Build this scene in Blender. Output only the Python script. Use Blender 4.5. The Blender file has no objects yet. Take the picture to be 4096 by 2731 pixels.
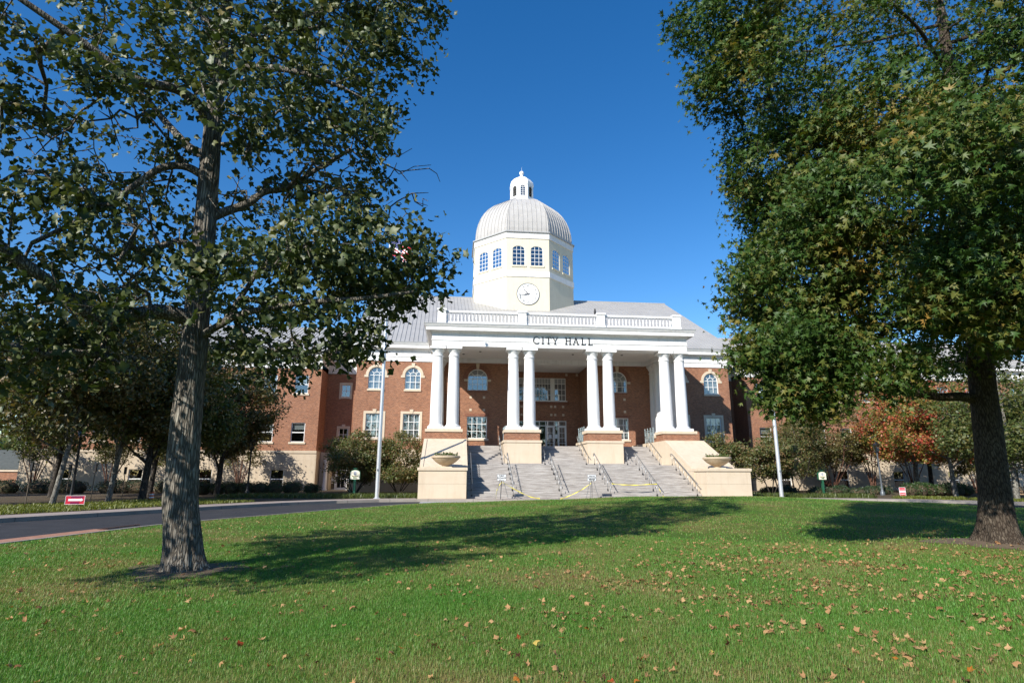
import bpy, bmesh, math, random
import numpy as np
from mathutils import Vector, Matrix
from mathutils.geometry import tessellate_polygon

random.seed(7)
rng = np.random.default_rng(11)
SC = bpy.context.scene
COL = SC.collection
R = math.radians

# ---------------------------------------------------------------- camera
cam_d = bpy.data.cameras.new('camera'); cam = bpy.data.objects.new('camera', cam_d); COL.objects.link(cam)
_yaw, _pit, _rol = R(5.674), R(12.944), R(0.124)
_f = Vector((math.sin(_yaw)*math.cos(_pit), math.cos(_yaw)*math.cos(_pit), math.sin(_pit)))
_r = Vector((math.cos(_yaw), -math.sin(_yaw), 0)); _u = _r.cross(_f)
_r2 = _r*math.cos(_rol)+_u*math.sin(_rol); _u2 = -_r*math.sin(_rol)+_u*math.cos(_rol)
cam.matrix_world = Matrix(((_r2.x,_u2.x,-_f.x,-9.684),(_r2.y,_u2.y,-_f.y,-51.828),(_r2.z,_u2.z,-_f.z,1.66),(0,0,0,1)))
cam_d.sensor_width = 36; cam_d.lens = 2317.8/4096*36; cam_d.clip_end = 3000; cam_d.clip_start = .1
SC.camera = cam
CAM = np.array([-9.684,-51.828,1.66])

# ---------------------------------------------------------------- light
SUN_AZ, SUN_EL = R(43), R(32)            # from the camera's left, behind it
world = bpy.data.worlds.new('World'); SC.world = world; world.use_nodes = True
wn = world.node_tree.nodes; wl = world.node_tree.links
sky = wn.new('ShaderNodeTexSky'); sky.sky_type = 'NISHITA'; sky.sun_disc = False
sky.sun_elevation = SUN_EL; sky.sun_rotation = R(180)+SUN_AZ
sky.air_density = 1.0; sky.dust_density = 0.1; sky.ozone_density = 1.6; sky.altitude = 150
bg = wn['Background']; bg.inputs['Strength'].default_value = 0.12
hs = wn.new('ShaderNodeHueSaturation'); hs.inputs['Saturation'].default_value = 1.4; hs.inputs['Hue'].default_value = .506
wl.new(sky.outputs[0], hs.inputs['Color']); wl.new(hs.outputs[0], bg.inputs['Color'])
sd = bpy.data.lights.new('sun','SUN'); sd.energy = 5.0; sd.angle = R(.53); sd.color = (1,.95,.87)
so = bpy.data.objects.new('sun', sd); COL.objects.link(so)
sv = Vector((-math.sin(SUN_AZ)*math.cos(SUN_EL), -math.cos(SUN_AZ)*math.cos(SUN_EL), math.sin(SUN_EL)))
so.rotation_euler = sv.to_track_quat('Z','Y').to_euler(); so.location = (-60,-90,70)
SC.view_settings.view_transform = 'Standard'; SC.view_settings.look = 'None'
SC.view_settings.gamma = 1; SC.view_settings.exposure = 0.6

# ---------------------------------------------------------------- materials
MATS = {}
ALB = .84                                  # overall reflectance level of the tinted surfaces
def K(c, k=None): k = k or ALB; return tuple(x*k for x in c)
def mat(name, col=(.5,.5,.5), rough=.7, metal=0, spec=.4):
    m = bpy.data.materials.new(name); m.use_nodes = True
    b = m.node_tree.nodes['Principled BSDF']
    b.inputs['Base Color'].default_value = (*col,1); b.inputs['Roughness'].default_value = rough
    b.inputs['Metallic'].default_value = metal; b.inputs['Specular IOR Level'].default_value = spec
    MATS[name] = m; return m
def nodes(m): return m.node_tree.nodes, m.node_tree.links, m.node_tree.nodes['Principled BSDF']
def coord(n, l, scale=(1,1,1), kind='Object', rot=(0,0,0)):
    tc = n.new('ShaderNodeTexCoord'); mp = n.new('ShaderNodeMapping')
    mp.inputs['Scale'].default_value = scale; mp.inputs['Rotation'].default_value = rot
    l.new(tc.outputs[kind], mp.inputs[0]); return mp.outputs[0]
def noise(n, l, vec, scale=5, detail=4, rough=.55):
    t = n.new('ShaderNodeTexNoise'); t.inputs['Scale'].default_value = scale
    t.inputs['Detail'].default_value = detail; t.inputs['Roughness'].default_value = rough
    if vec is not None: l.new(vec, t.inputs['Vector'])
    return t.outputs['Fac']
def ramp(n, l, fac, stops):
    r = n.new('ShaderNodeValToRGB'); e = r.color_ramp.elements
    while len(e) < len(stops): e.new(.5)
    for k, (p, c) in enumerate(stops): e[k].position = p; e[k].color = (*c,1)
    l.new(fac, r.inputs[0]); return r.outputs[0]
def mix(n, l, fac, a, b, mode='MIX'):
    x = n.new('ShaderNodeMix'); x.data_type = 'RGBA'; x.blend_type = mode
    if isinstance(fac, float): x.inputs[0].default_value = fac
    else: l.new(fac, x.inputs[0])
    for s, v in ((6,a),(7,b)):
        if isinstance(v, tuple): x.inputs[s].default_value = (*v,1)
        else: l.new(v, x.inputs[s])
    return x.outputs[2]
def bump(n, l, b, h, strength=.4, dist=.02):
    k = n.new('ShaderNodeBump'); k.inputs['Strength'].default_value = strength; k.inputs['Distance'].default_value = dist
    l.new(h, k.inputs['Height']); l.new(k.outputs[0], b.inputs['Normal'])
def mottled(name, c1, c2, scale=3, rough=.75, scl=(1,1,1), bs=.15, bd=.01, fine=40, spec=.3, c3=None):
    c1, c2 = K(c1), K(c2); c3 = K(c3) if c3 else None
    m = mat(name, c1, rough, 0, spec); n, l, b = nodes(m); v = coord(n,l,scl)
    f = noise(n,l,v,scale,6,.6)
    st = [(.3,c1),(.7,c2)] if c3 is None else [(.28,c1),(.52,c2),(.75,c3)]
    l.new(ramp(n,l,f,st), b.inputs['Base Color'])
    bump(n,l,b,noise(n,l,v,fine,3),bs,bd); return m

def brick_mat(name, c1, c2, mortar, soldier=False):
    c1, c2, mortar = K(c1), K(c2), K(mortar)
    m = mat(name, c1, .85, 0, .2); n, l, b = nodes(m)
    tc = n.new('ShaderNodeTexCoord'); sp = n.new('ShaderNodeSeparateXYZ'); l.new(tc.outputs['Object'], sp.inputs[0])
    g = n.new('ShaderNodeNewGeometry'); sn = n.new('ShaderNodeSeparateXYZ'); l.new(g.outputs['Normal'], sn.inputs[0])
    def mth(op, a, bb=None):
        x = n.new('ShaderNodeMath'); x.operation = op
        for i, q in enumerate((a,bb)):
            if q is None: continue
            if isinstance(q,(int,float)): x.inputs[i].default_value = q
            else: l.new(q, x.inputs[i])
        return x.outputs[0]
    ax = mth('GREATER_THAN', mth('ABSOLUTE', sn.outputs[0]), .7)
    u = mth('ADD', mth('MULTIPLY', sp.outputs[1], ax), mth('MULTIPLY', sp.outputs[0], mth('SUBTRACT', 1, ax)))
    cb = n.new('ShaderNodeCombineXYZ'); l.new(u, cb.inputs[0]); l.new(sp.outputs[2], cb.inputs[1])
    bt = n.new('ShaderNodeTexBrick'); l.new(cb.outputs[0], bt.inputs['Vector'])
    bt.inputs['Scale'].default_value = 1; bt.inputs['Brick Width'].default_value = .072 if soldier else .215
    bt.inputs['Row Height'].default_value = .215 if soldier else .075; bt.inputs['Mortar Size'].default_value = .009
    bt.inputs['Color1'].default_value = (*c1,1); bt.inputs['Color2'].default_value = (*c2,1); bt.inputs['Mortar'].default_value = (*mortar,1)
    bt.inputs['Bias'].default_value = -.1
    f = noise(n,l,cb.outputs[0],.55,5,.6)
    tone = ramp(n,l,f,[(.25,(.82,.78,.76)),(.75,(1.1,1.1,1.08))])
    mp = n.new('ShaderNodeMapping'); mp.inputs['Scale'].default_value = (1,3,1); l.new(cb.outputs[0], mp.inputs[0])
    t2 = ramp(n,l,noise(n,l,mp.outputs[0],3.4,5,.75),[(.32,(.66,.62,.60)),(.68,(1.28,1.3,1.3))])
    l.new(mix(n,l,1.0,mix(n,l,1.0,bt.outputs['Color'],tone,'MULTIPLY'),t2,'MULTIPLY'), b.inputs['Base Color'])
    bump(n,l,b,bt.outputs['Fac'],-.5,.006); return m
BRICK = brick_mat('brick',(.36,.135,.062),(.205,.068,.036),(.46,.35,.26))
BRICK2 = brick_mat('soldier brick',(.27,.085,.046),(.19,.055,.032),(.34,.25,.19), True)

def stone(name, c1, c2, streak, k=None):
    c1, c2 = K(c1,k), K(c2,k)
    m = mat(name, c1, .8, 0, .25); n, l, b = nodes(m)
    v = coord(n,l,(1,1,1)); v2 = coord(n,l,(2.2,2.2,.22))
    a = ramp(n,l,noise(n,l,v,1.1,6,.6),[(.3,c1),(.7,c2)])
    s = ramp(n,l,noise(n,l,v2,1.4,5,.65),[(.28,streak),(.5,(1,1,1))])
    l.new(mix(n,l,.75,a,s,'MULTIPLY'), b.inputs['Base Color'])
    bump(n,l,b,noise(n,l,v,55,3),.12,.006); return m
LIME = stone('cast stone',(.66,.545,.40),(.72,.60,.455),(.86,.82,.78))
STUCCO = stone('cream stucco',(.74,.68,.53),(.78,.72,.57),(.9,.89,.86))
BEIGE = stone('beige stucco',(.56,.46,.335),(.62,.515,.385),(.85,.8,.75))
WHITE = stone('white paint',(.76,.755,.74),(.82,.815,.80),(.80,.79,.77),.92)
CEIL = mat('porch ceiling paint',(.66,.64,.61),.85)
FRAME = mat('window frame paint',(.74,.735,.71),.45)
ROOF = mat('grey seamed metal',(.45,.445,.43),.42,.0,.22)
n,l,b = nodes(ROOF); v = coord(n,l,(.6,.6,.6)); l.new(ramp(n,l,noise(n,l,v,.9,6,.6),[(.3,(.325,.315,.30)),(.7,(.385,.375,.36))]), b.inputs['Base Color'])
l.new(ramp(n,l,noise(n,l,v,3,4),[(.3,(.34,)*3),(.7,(.52,)*3)]), b.inputs['Roughness'])
DOMEM = mottled('pale dome metal',(.45,.435,.415),(.52,.505,.485),1.2,.45,bs=.02,spec=.25)
FLASH = mat('metal flashing',(.40,.40,.39),.5,.3)
LOUVB = mat('dark louvre backing',(.12,.12,.12),.6)  # dark sheet closing the lantern louvres behind their slats
LOUV = mat('grey louvre paint',(.42,.42,.41),.5)
DOMEW = mat('white painted metal',(.82,.82,.81),.4)
STEEL = mat('galvanised steel',(.34,.35,.35),.38,.75)
RAILP = mat('grey green rail paint',(.27,.33,.34),.45)
BLACK = mat('black metal',(.012,.012,.013),.45)
LETTER = mat('dark bronze letter',(.035,.033,.032),.45,.4)
CLOCKW = mat('clock face enamel',(.84,.84,.83),.35)
CLOCKN = mat('clock ink',(.09,.09,.10),.6)
POLE = mat('satin aluminium pole',(.66,.68,.70),.33,.55)
GREEN = mat('dark green post paint',(.02,.10,.055),.4)
SIGNC = mat('cream sign panel',(.78,.73,.58),.5)
SIGNW = mat('white sign panel',(.74,.75,.76),.45)
INK = mat('sign ink',(.05,.05,.055),.6)
EMBL = mat('grey blue emblem',(.34,.38,.48),.6)
GOLD = mat('olive lettering',(.18,.16,.06),.6)
ARROWG = mat('green arrow',(.035,.13,.06),.6)
RED = mat('red sign',(.50,.02,.045),.4)
REDD = mat('maroon print',(.16,.008,.06),.4)
ORANGE = mat('orange plastic',(.6,.12,.03),.5)
PAPER = mat('paper notice',(.72,.76,.80),.7)
BLIND = mat('roller blind',(.42,.43,.42),.9)
ROOM = mat('dark interior',(.03,.028,.026),.9)  # near-black sheets behind the glass, coloured as dark as unlit rooms
TAPE = mat('yellow tape',(.78,.66,.05),.45)
FRED = mat('flag red',(.55,.02,.035),.8); FWHITE = mat('flag white',(.78,.78,.78),.8); FBLUE = mat('flag blue',(.02,.03,.16),.8)
BIRD = mat('dark feathers',(.035,.035,.038),.8)
WOOD = mat('weathered bench wood',(.36,.24,.14),.75)

GRAN = mat('granite step',(.34,.32,.30),.72); n,l,b = nodes(GRAN)
v = coord(n,l,(.55,1,7)); f = noise(n,l,v,1.7,8,.7); v2 = coord(n,l,(1,1,1)); f2 = noise(n,l,v2,24,4,.7)
c = ramp(n,l,f,[(.3,(.20,.18,.165)),(.5,(.34,.315,.29)),(.7,(.52,.495,.465))])
l.new(mix(n,l,.5,c,ramp(n,l,f2,[(.3,(.62,.6,.58)),(.7,(1.15,1.15,1.15))]),'MULTIPLY'), b.inputs['Base Color'])
bump(n,l,b,f2,.25,.01)
ASPH = mottled('asphalt',(.028,.029,.033),(.05,.05,.055),1.2,.85,bs=.5,bd=.01,fine=120)
CONC = mottled('concrete kerb',(.30,.265,.225),(.40,.36,.31),.8,.85,bs=.3,bd=.01,fine=60)
WALK = mottled('pavement concrete',(.33,.27,.235),(.42,.35,.31),.7,.85,bs=.3,bd=.01,fine=60)
PAVER = mottled('pale pavers',(.36,.36,.37),(.45,.45,.45),1.3,.8)
BRKS = mottled('brick edging',(.36,.17,.11),(.46,.25,.17),4,.85)

# glass: real reflection over a see-through pane
GLASS = mat('window glass'); n,l,b = nodes(GLASS)
n.remove(b); out = n['Material Output']
tr = n.new('ShaderNodeBsdfTransparent'); tr.inputs[0].default_value = (.62,.66,.66,1)
gl = n.new('ShaderNodeBsdfGlossy'); gl.inputs['Roughness'].default_value = .015; gl.inputs['Color'].default_value=(.95,.97,1,1)
lw = n.new('ShaderNodeLayerWeight'); lw.inputs['Blend'].default_value = .3
mr = n.new('ShaderNodeMapRange'); mr.inputs['To Min'].default_value = .2; mr.inputs['To Max'].default_value = .6
l.new(lw.outputs['Fresnel'], mr.inputs[0])
ms = n.new('ShaderNodeMixShader'); l.new(mr.outputs[0], ms.inputs[0]); l.new(tr.outputs[0], ms.inputs[1]); l.new(gl.outputs[0], ms.inputs[2])
l.new(ms.outputs[0], out.inputs[0])

def leaf_mat(name, stops, rough=.42, trans=.3, nscale=.25, nmix=.45, spec=.5, tcol=None):
    m = mat(name, (.1,.2,.05), rough, 0, spec); n, l, b = nodes(m)
    stops = [(p,K(c,.92)) for p,c in stops]
    g = n.new('ShaderNodeNewGeometry')
    f = noise(n,l,coord(n,l),nscale,3,.6)
    x = n.new('ShaderNodeMix'); x.inputs[0].default_value = nmix
    l.new(g.outputs['Random Per Island'], x.inputs[2]); l.new(f, x.inputs[3])
    c = ramp(n,l,x.outputs[0],stops); l.new(c, b.inputs['Base Color'])
    t = n.new('ShaderNodeBsdfTranslucent'); l.new(mix(n,l,1.0,c,tcol or (1.5,1.6,.7),'MULTIPLY'), t.inputs[0])
    s = n.new('ShaderNodeMixShader'); s.inputs[0].default_value = trans
    l.new(b.outputs[0], s.inputs[1]); l.new(t.outputs[0], s.inputs[2]); l.new(s.outputs[0], n['Material Output'].inputs[0])
    return m
TULIP = leaf_mat('tulip tree leaves',[(.0,(.03,.045,.013)),(.45,(.055,.08,.024)),(.70,(.10,.125,.045)),(.86,(.15,.15,.05)),(.955,(.32,.20,.04)),(1,(.32,.11,.03))],.48,.16,.35,.25,.35)
GUM = leaf_mat('sweetgum leaves',[(.0,(.024,.055,.01)),(.47,(.045,.095,.017)),(.54,(.085,.12,.022)),(.64,(.15,.145,.03)),(.75,(.28,.17,.035)),(1,(.40,.14,.03))],.5,.2,.42,.72,.3)
MAPG = leaf_mat('green maple leaves',[(0,(.04,.065,.014)),(.5,(.085,.115,.026)),(.8,(.18,.15,.04)),(1,(.28,.13,.045))],.5,.3,.3,.5)
MAPD = leaf_mat('dark autumn leaves',[(0,(.035,.05,.014)),(.5,(.08,.085,.024)),(.72,(.18,.12,.04)),(1,(.27,.10,.05))],.5,.25,.3,.5)
MAPR = leaf_mat('turning maple leaves',[(.0,(.05,.085,.016)),(.38,(.11,.14,.026)),(.48,(.25,.20,.04)),(.56,(.38,.14,.05)),(.64,(.45,.07,.045)),(1,(.42,.05,.04))],.5,.3,.62,.72)
CREPE = leaf_mat('bronze crepe myrtle leaves',[(0,(.05,.07,.02)),(.45,(.11,.115,.036)),(.7,(.20,.145,.055)),(1,(.27,.14,.06))],.5,.3,.4,.6)
CORN = leaf_mat('bronzing shrub leaves',[(0,(.045,.075,.018)),(.45,(.10,.125,.032)),(.7,(.21,.13,.055)),(1,(.28,.11,.06))],.5,.3,.6,.6)
HEDGE = leaf_mat('evergreen hedge leaves',[(0,(.018,.045,.012)),(.6,(.04,.085,.02)),(1,(.085,.13,.03))],.42,.15,1,.4)
JUN = leaf_mat('juniper sprays',[(0,(.016,.036,.014)),(.6,(.03,.058,.02)),(1,(.05,.08,.03))],.55,.1,1,.4)
LIRI = leaf_mat('strappy ground cover blades',[(0,(.03,.055,.012)),(.5,(.08,.11,.022)),(1,(.17,.19,.045))],.45,.25,.8,.5)
LIRI2 = leaf_mat('bright ground cover blades',[(0,(.06,.09,.012)),(.5,(.15,.17,.025)),(1,(.25,.26,.05))],.45,.25,.8,.5)
FALL_T = leaf_mat('dry tan leaf',[(0,(.25,.12,.05)),(.5,(.40,.22,.10)),(1,(.50,.33,.16))],.7,.2,2,.1,.2)
FALL_O = leaf_mat('orange leaf',[(0,(.38,.10,.02)),(1,(.50,.19,.03))],.6,.25,2,.1,.2)
FALL_B = leaf_mat('dark brown leaf',[(0,(.04,.018,.009)),(1,(.10,.042,.02))],.7,.1,2,.1,.2)
FALL_Y = leaf_mat('yellow leaf',[(0,(.50,.33,.06)),(1,(.55,.43,.13))],.6,.25,2,.1,.2)
FALL_R = leaf_mat('red leaf',[(0,(.33,.045,.015)),(1,(.42,.08,.03))],.6,.2,2,.1,.2)

def bark(name, c1, c2, c3, sx=9, sz=1.3, st=1.0, dist=.03):
    m = mat(name, c1, .9, 0, .15); n, l, b = nodes(m)
    v = coord(n,l,(sx,sx,sz)); v1 = coord(n,l,(1,1,1))
    w = n.new('ShaderNodeTexVoronoi'); w.feature = 'DISTANCE_TO_EDGE'; w.inputs['Scale'].default_value = 1.6
    wv = n.new('ShaderNodeVectorMath'); wv.operation='ADD'
    nz = n.new('ShaderNodeTexNoise'); nz.inputs['Scale'].default_value = 1.1; l.new(v,nz.inputs['Vector'])
    l.new(v,wv.inputs[0]); l.new(nz.outputs['Color'],wv.inputs[1]); l.new(wv.outputs[0], w.inputs['Vector'])
    ed = ramp(n,l,w.outputs['Distance'],[(.0,(0,0,0)),(.22,(1,1,1))])
    big = ramp(n,l,noise(n,l,v1,2.2,6,.65),[(.3,c1),(.55,c2),(.75,c3)])
    l.new(mix(n,l,ed,(c1[0]*.45,c1[1]*.42,c1[2]*.4),big), b.inputs['Base Color'])
    h = mix(n,l,.25,ed,noise(n,l,v1,30,4)); bump(n,l,b,h,st,dist); return m
BARK1 = bark('furrowed grey bark',(.16,.145,.12),(.25,.225,.185),(.35,.33,.27),15,1.6,1.0,.03)
BARK2 = bark('brown ridged bark',(.065,.05,.037),(.10,.08,.06),(.16,.135,.10),14,3.5,.9,.02)
BARK3 = bark('pale maple bark',(.16,.15,.13),(.24,.23,.20),(.32,.31,.27),7,2,.4,.01)
BARK4 = bark('dark slender bark',(.05,.042,.036),(.08,.07,.06),(.11,.10,.085),7,2,.4,.01)
BARK5 = bark('cinnamon crepe myrtle bark',(.12,.06,.04),(.19,.10,.07),(.25,.15,.11),5,.8,.2,.01)

# lawn: base sheet colours wear only (thin, browned patches), blades carry the green
LAWN = mat('lawn thatch',(.06,.09,.02),.95,0,.1); n,l,b = nodes(LAWN)
v = coord(n,l,kind='Object'); f = noise(n,l,v,.35,6,.65); f2 = noise(n,l,v,9,4,.7)
c = ramp(n,l,f,[(.36,(.06,.12,.018)),(.52,(.095,.13,.026)),(.66,(.18,.145,.055))])
l.new(mix(n,l,.5,c,ramp(n,l,f2,[(.3,(.5,.5,.45)),(.7,(1.25,1.2,1.15))]),'MULTIPLY'), b.inputs['Base Color'])
bump(n,l,b,f2,.7,.03)
def blade_mat(name, a, bb, cc):
    a, bb, cc = K(a), K(bb), K(cc)
    m = mat(name,a,.5,0,.35); n,l,b = nodes(m)
    f = noise(n,l,coord(n,l),.35,6,.65); g = n.new('ShaderNodeNewGeometry')
    x = n.new('ShaderNodeMix'); x.inputs[0].default_value = .34; l.new(f,x.inputs[2]); l.new(g.outputs['Random Per Island'],x.inputs[3])
    c = ramp(n,l,x.outputs[0],[(.34,a),(.52,bb),(.66,cc)]); l.new(c,b.inputs['Base Color'])
    t = n.new('ShaderNodeBsdfTranslucent'); l.new(mix(n,l,1.0,c,(1.3,1.5,.6),'MULTIPLY'), t.inputs[0])
    s = n.new('ShaderNodeMixShader'); s.inputs[0].default_value = .3
    l.new(b.outputs[0],s.inputs[1]); l.new(t.outputs[0],s.inputs[2]); l.new(s.outputs[0],n['Material Output'].inputs[0]); return m
BLADE = blade_mat('grass blades',(.095,.27,.032),(.145,.27,.046),(.31,.27,.10))
SOIL = mottled('mulch soil',(.055,.04,.028),(.11,.08,.05),1.4,.95,bs=.8,bd=.04,fine=25,c3=(.10,.10,.035))
DIRT = mottled('bare root soil',(.12,.085,.055),(.20,.145,.095),3,.95,bs=.8,bd=.03,fine=30)

# ---------------------------------------------------------------- mesh builder
class MB:
    def __init__(s, T=None): s.v=[]; s.f=[]; s.m=[]; s.T=T
    def add(s, vs, fs, mi=0):
        o=len(s.v)
        s.v += [tuple(s.T@Vector(p)) if s.T is not None else tuple(p) for p in vs]
        s.f += [tuple(o+i for i in f) for f in fs]; s.m += [mi]*len(fs); return s
    def box(s,x0,x1,y0,y1,z0,z1,mi=0):
        v=[(x,y,z) for z in (z0,z1) for y in (y0,y1) for x in (x0,x1)]
        return s.add(v,[(0,2,3,1),(4,5,7,6),(0,1,5,4),(2,6,7,3),(0,4,6,2),(1,3,7,5)],mi)
    def ext(s,poly,d0,d1,plane='xz',mi=0):
        k=len(poly)
        P={'xz':lambda a,b,d:(a,d,b),'xy':lambda a,b,d:(a,b,d),'yz':lambda a,b,d:(d,a,b)}[plane]
        v=[P(a,b,d0) for a,b in poly]+[P(a,b,d1) for a,b in poly]
        tri=tessellate_polygon([[Vector((a,b,0)) for a,b in poly]]) if k>4 else [tuple(range(k))]
        fs=[tuple(t) for t in tri]+[tuple(i+k for i in reversed(t)) for t in tri]
        fs+=[(i,(i+1)%k,(i+1)%k+k,i+k) for i in range(k)]
        return s.add(v,fs,mi)
    def lathe(s,prof,cx=0,cy=0,seg=24,a0=0,cap=True,mi=0):
        v=[];fs=[];k=len(prof)
        for r,z in prof:
            for i in range(seg):
                a=a0+2*math.pi*i/seg; v.append((cx+r*math.cos(a),cy+r*math.sin(a),z))
        for j in range(k-1):
            for i in range(seg):
                i2=(i+1)%seg; fs.append((j*seg+i,j*seg+i2,(j+1)*seg+i2,(j+1)*seg+i))
        if cap: fs+=[tuple(reversed(range(seg))),tuple((k-1)*seg+i for i in range(seg))]
        return s.add(v,fs,mi)
    def tube(s,pts,rad,seg=8,mi=0):
        pts=[Vector(p) for p in pts]; k=len(pts)
        if not hasattr(rad,'__len__'): rad=[rad]*k
        v=[];fs=[];ref=None
        for i,p in enumerate(pts):
            d=(pts[min(i+1,k-1)]-pts[max(i-1,0)]).normalized()
            if ref is None: ref=Vector((1,0,0)) if abs(d.x)<.8 else Vector((0,1,0))
            a=(ref-d*ref.dot(d)).normalized(); bb=d.cross(a); ref=a
            for j in range(seg):
                t=2*math.pi*j/seg; q=p+(a*math.cos(t)+bb*math.sin(t))*rad[i]; v.append(tuple(q))
        for i in range(k-1):
            for j in range(seg):
                j2=(j+1)%seg; fs.append((i*seg+j,i*seg+j2,(i+1)*seg+j2,(i+1)*seg+j))
        fs+=[tuple(reversed(range(seg))),tuple((k-1)*seg+j for j in range(seg))]
        return s.add(v,fs,mi)
    def sweep(s,path,prof,closed=False,mi=0):
        """profile (outward, z) swept with mitred corners; outward is on the right of the path"""
        k=len(path); rows=[]
        for i in range(k):
            p=Vector(path[i])
            ds=[]
            if i>0 or closed: ds.append((p-Vector(path[i-1])).normalized())
            if i<k-1 or closed: ds.append((Vector(path[(i+1)%k])-p).normalized())
            ns=[Vector((d.y,-d.x)) for d in ds]
            m=ns[0] if len(ns)==1 else (ns[0]+ns[1])/(1+ns[0].dot(ns[1]))
            rows.append([(p.x+m.x*o,p.y+m.y*o,z) for o,z in prof])
        q=len(prof); v=[x for r in rows for x in r]; fs=[]
        for i in range(k if closed else k-1):
            i2=(i+1)%k
            for j in range(q): j2=(j+1)%q; fs.append((i*q+j,i2*q+j,i2*q+j2,i*q+j2))
        if not closed:
            c=tessellate_polygon([[Vector((o,z,0)) for o,z in prof]])
            fs+=[tuple(t) for t in c]+[tuple((k-1)*q+i for i in reversed(t)) for t in c]
        return s.add(v,fs,mi)
    def panel(s,outer,holes,depth,mi=0):
        """wall in the local xz plane at y=0 with real openings and reveals of the given depth"""
        loops=[outer]+holes
        flat=[p for lp in loops for p in lp]
        tri=tessellate_polygon([[Vector((a,b,0)) for a,b in lp] for lp in loops])
        s.add([(a,0,b) for a,b in flat],[tuple(t) for t in tri],mi)
        for h in holes:
            k=len(h); s.add([(a,0,b) for a,b in h]+[(a,depth,b) for a,b in h],[(i,(i+1)%k,(i+1)%k+k,i+k) for i in range(k)],mi)
        return s
    def ring(s,co,ci,y0,y1,mi=0):
        k=len(co); v=[(a,y0,b) for a,b in co]+[(a,y0,b) for a,b in ci]+[(a,y1,b) for a,b in co]+[(a,y1,b) for a,b in ci]; fs=[]
        for i in range(k):
            j=(i+1)%k; fs+=[(i,j,j+k,i+k),(2*k+i,3*k+i,3*k+j,2*k+j),(i,2*k+i,2*k+j,j),(k+i,k+j,3*k+j,3*k+i)]
        return s.add(v,fs,mi)
    def build(s,name,m,parent=None,smooth=False,norm=True):
        me=bpy.data.meshes.new(name); me.from_pydata(s.v,[],s.f)
        for x in (m if isinstance(m,(list,tuple)) else [m]): me.materials.append(x)
        if isinstance(m,(list,tuple)): me.polygons.foreach_set('material_index',s.m)
        if norm:
            bm=bmesh.new(); bm.from_mesh(me); bmesh.ops.recalc_face_normals(bm,faces=bm.faces); bm.to_mesh(me); bm.free()
        if smooth:
            me.polygons.foreach_set('use_smooth',[True]*len(me.polygons))
            if smooth=='angle':
                for e in ():pass
                me.set_sharp_from_angle(angle=R(38))
        me.update(); return link(name,me,parent)
def link(name,me,parent=None):
    o=bpy.data.objects.new(name,me); COL.objects.link(o)
    if parent is not None: o.parent=parent
    return o
def thing(name,label,cat,loc=(0,0,0),rz=0,group=None):
    o=bpy.data.objects.new(name,None); COL.objects.link(o); o.location=loc; o.rotation_euler=(0,0,rz); o.empty_display_size=.2
    return tag(o,label,cat,group)
def tag(o,label,cat,group=None,kind=None):
    o['label']=label; o['category']=cat
    if group: o['group']=group
    if kind: o['kind']=kind
    return o
def struct(o,kind='structure',label=None):
    o['kind']=kind
    if label: o['label']=label
    return o
def dup(root,loc,rz=0,label=None,group=None,scale=None):
    r=root.copy(); COL.objects.link(r); r.location=loc; r.rotation_euler=(0,0,rz)
    if scale: r.scale=scale
    if label: r['label']=label
    if group: r['group']=group
    for ch in list(root.children):
        c=ch.copy(); COL.objects.link(c); c.parent=r
        for g in list(ch.children):
            d=g.copy(); COL.objects.link(d); d.parent=c
    return r
_gl={}
def glyphs(txt,ext=.012):
    """flat letters (height about 1 before scaling), centred on x"""
    if txt not in _gl:
        cu=bpy.data.curves.new('t','FONT'); cu.body=txt; cu.size=1; cu.align_x='CENTER'; cu.extrude=ext; cu.resolution_u=3; cu.offset=.012
        o=bpy.data.objects.new('t',cu); COL.objects.link(o)
        ev=o.evaluated_get(bpy.context.evaluated_depsgraph_get()); me=ev.to_mesh()
        _gl[txt]=([tuple(v.co) for v in me.vertices],[tuple(p.vertices) for p in me.polygons])
        ev.to_mesh_clear(); bpy.data.objects.remove(o); bpy.data.curves.remove(cu)
    return _gl[txt]
def text(mb,txt,size,x,y,z,rot=0,mi=0,sx=1):
    vs,fs=glyphs(txt); c,s_=math.cos(rot),math.sin(rot); o=[]
    for a,b_,d in vs:
        a*=size*sx; b_*=size; o.append((x+a*c-b_*s_,y-d,z+a*s_+b_*c))
    mb.add(o,fs,mi)
def rect(x0,x1,z0,z1): return [(x0,z0),(x1,z0),(x1,z1),(x0,z1)]
def archc(cx,a,z0,spring,rise=None,n=18,grow=0):
    """closed contour of an arched opening: half width a, rise defaults to a half circle"""
    rise=a if rise is None else rise
    p=[(cx-a-grow,z0-grow)]; p+=[(cx+a+grow,z0-grow)]
    for i in range(n+1):
        t=math.pi*i/n; p.append((cx+(a+grow)*math.cos(t),spring+(rise+grow)*math.sin(t)))
    return p

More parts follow.
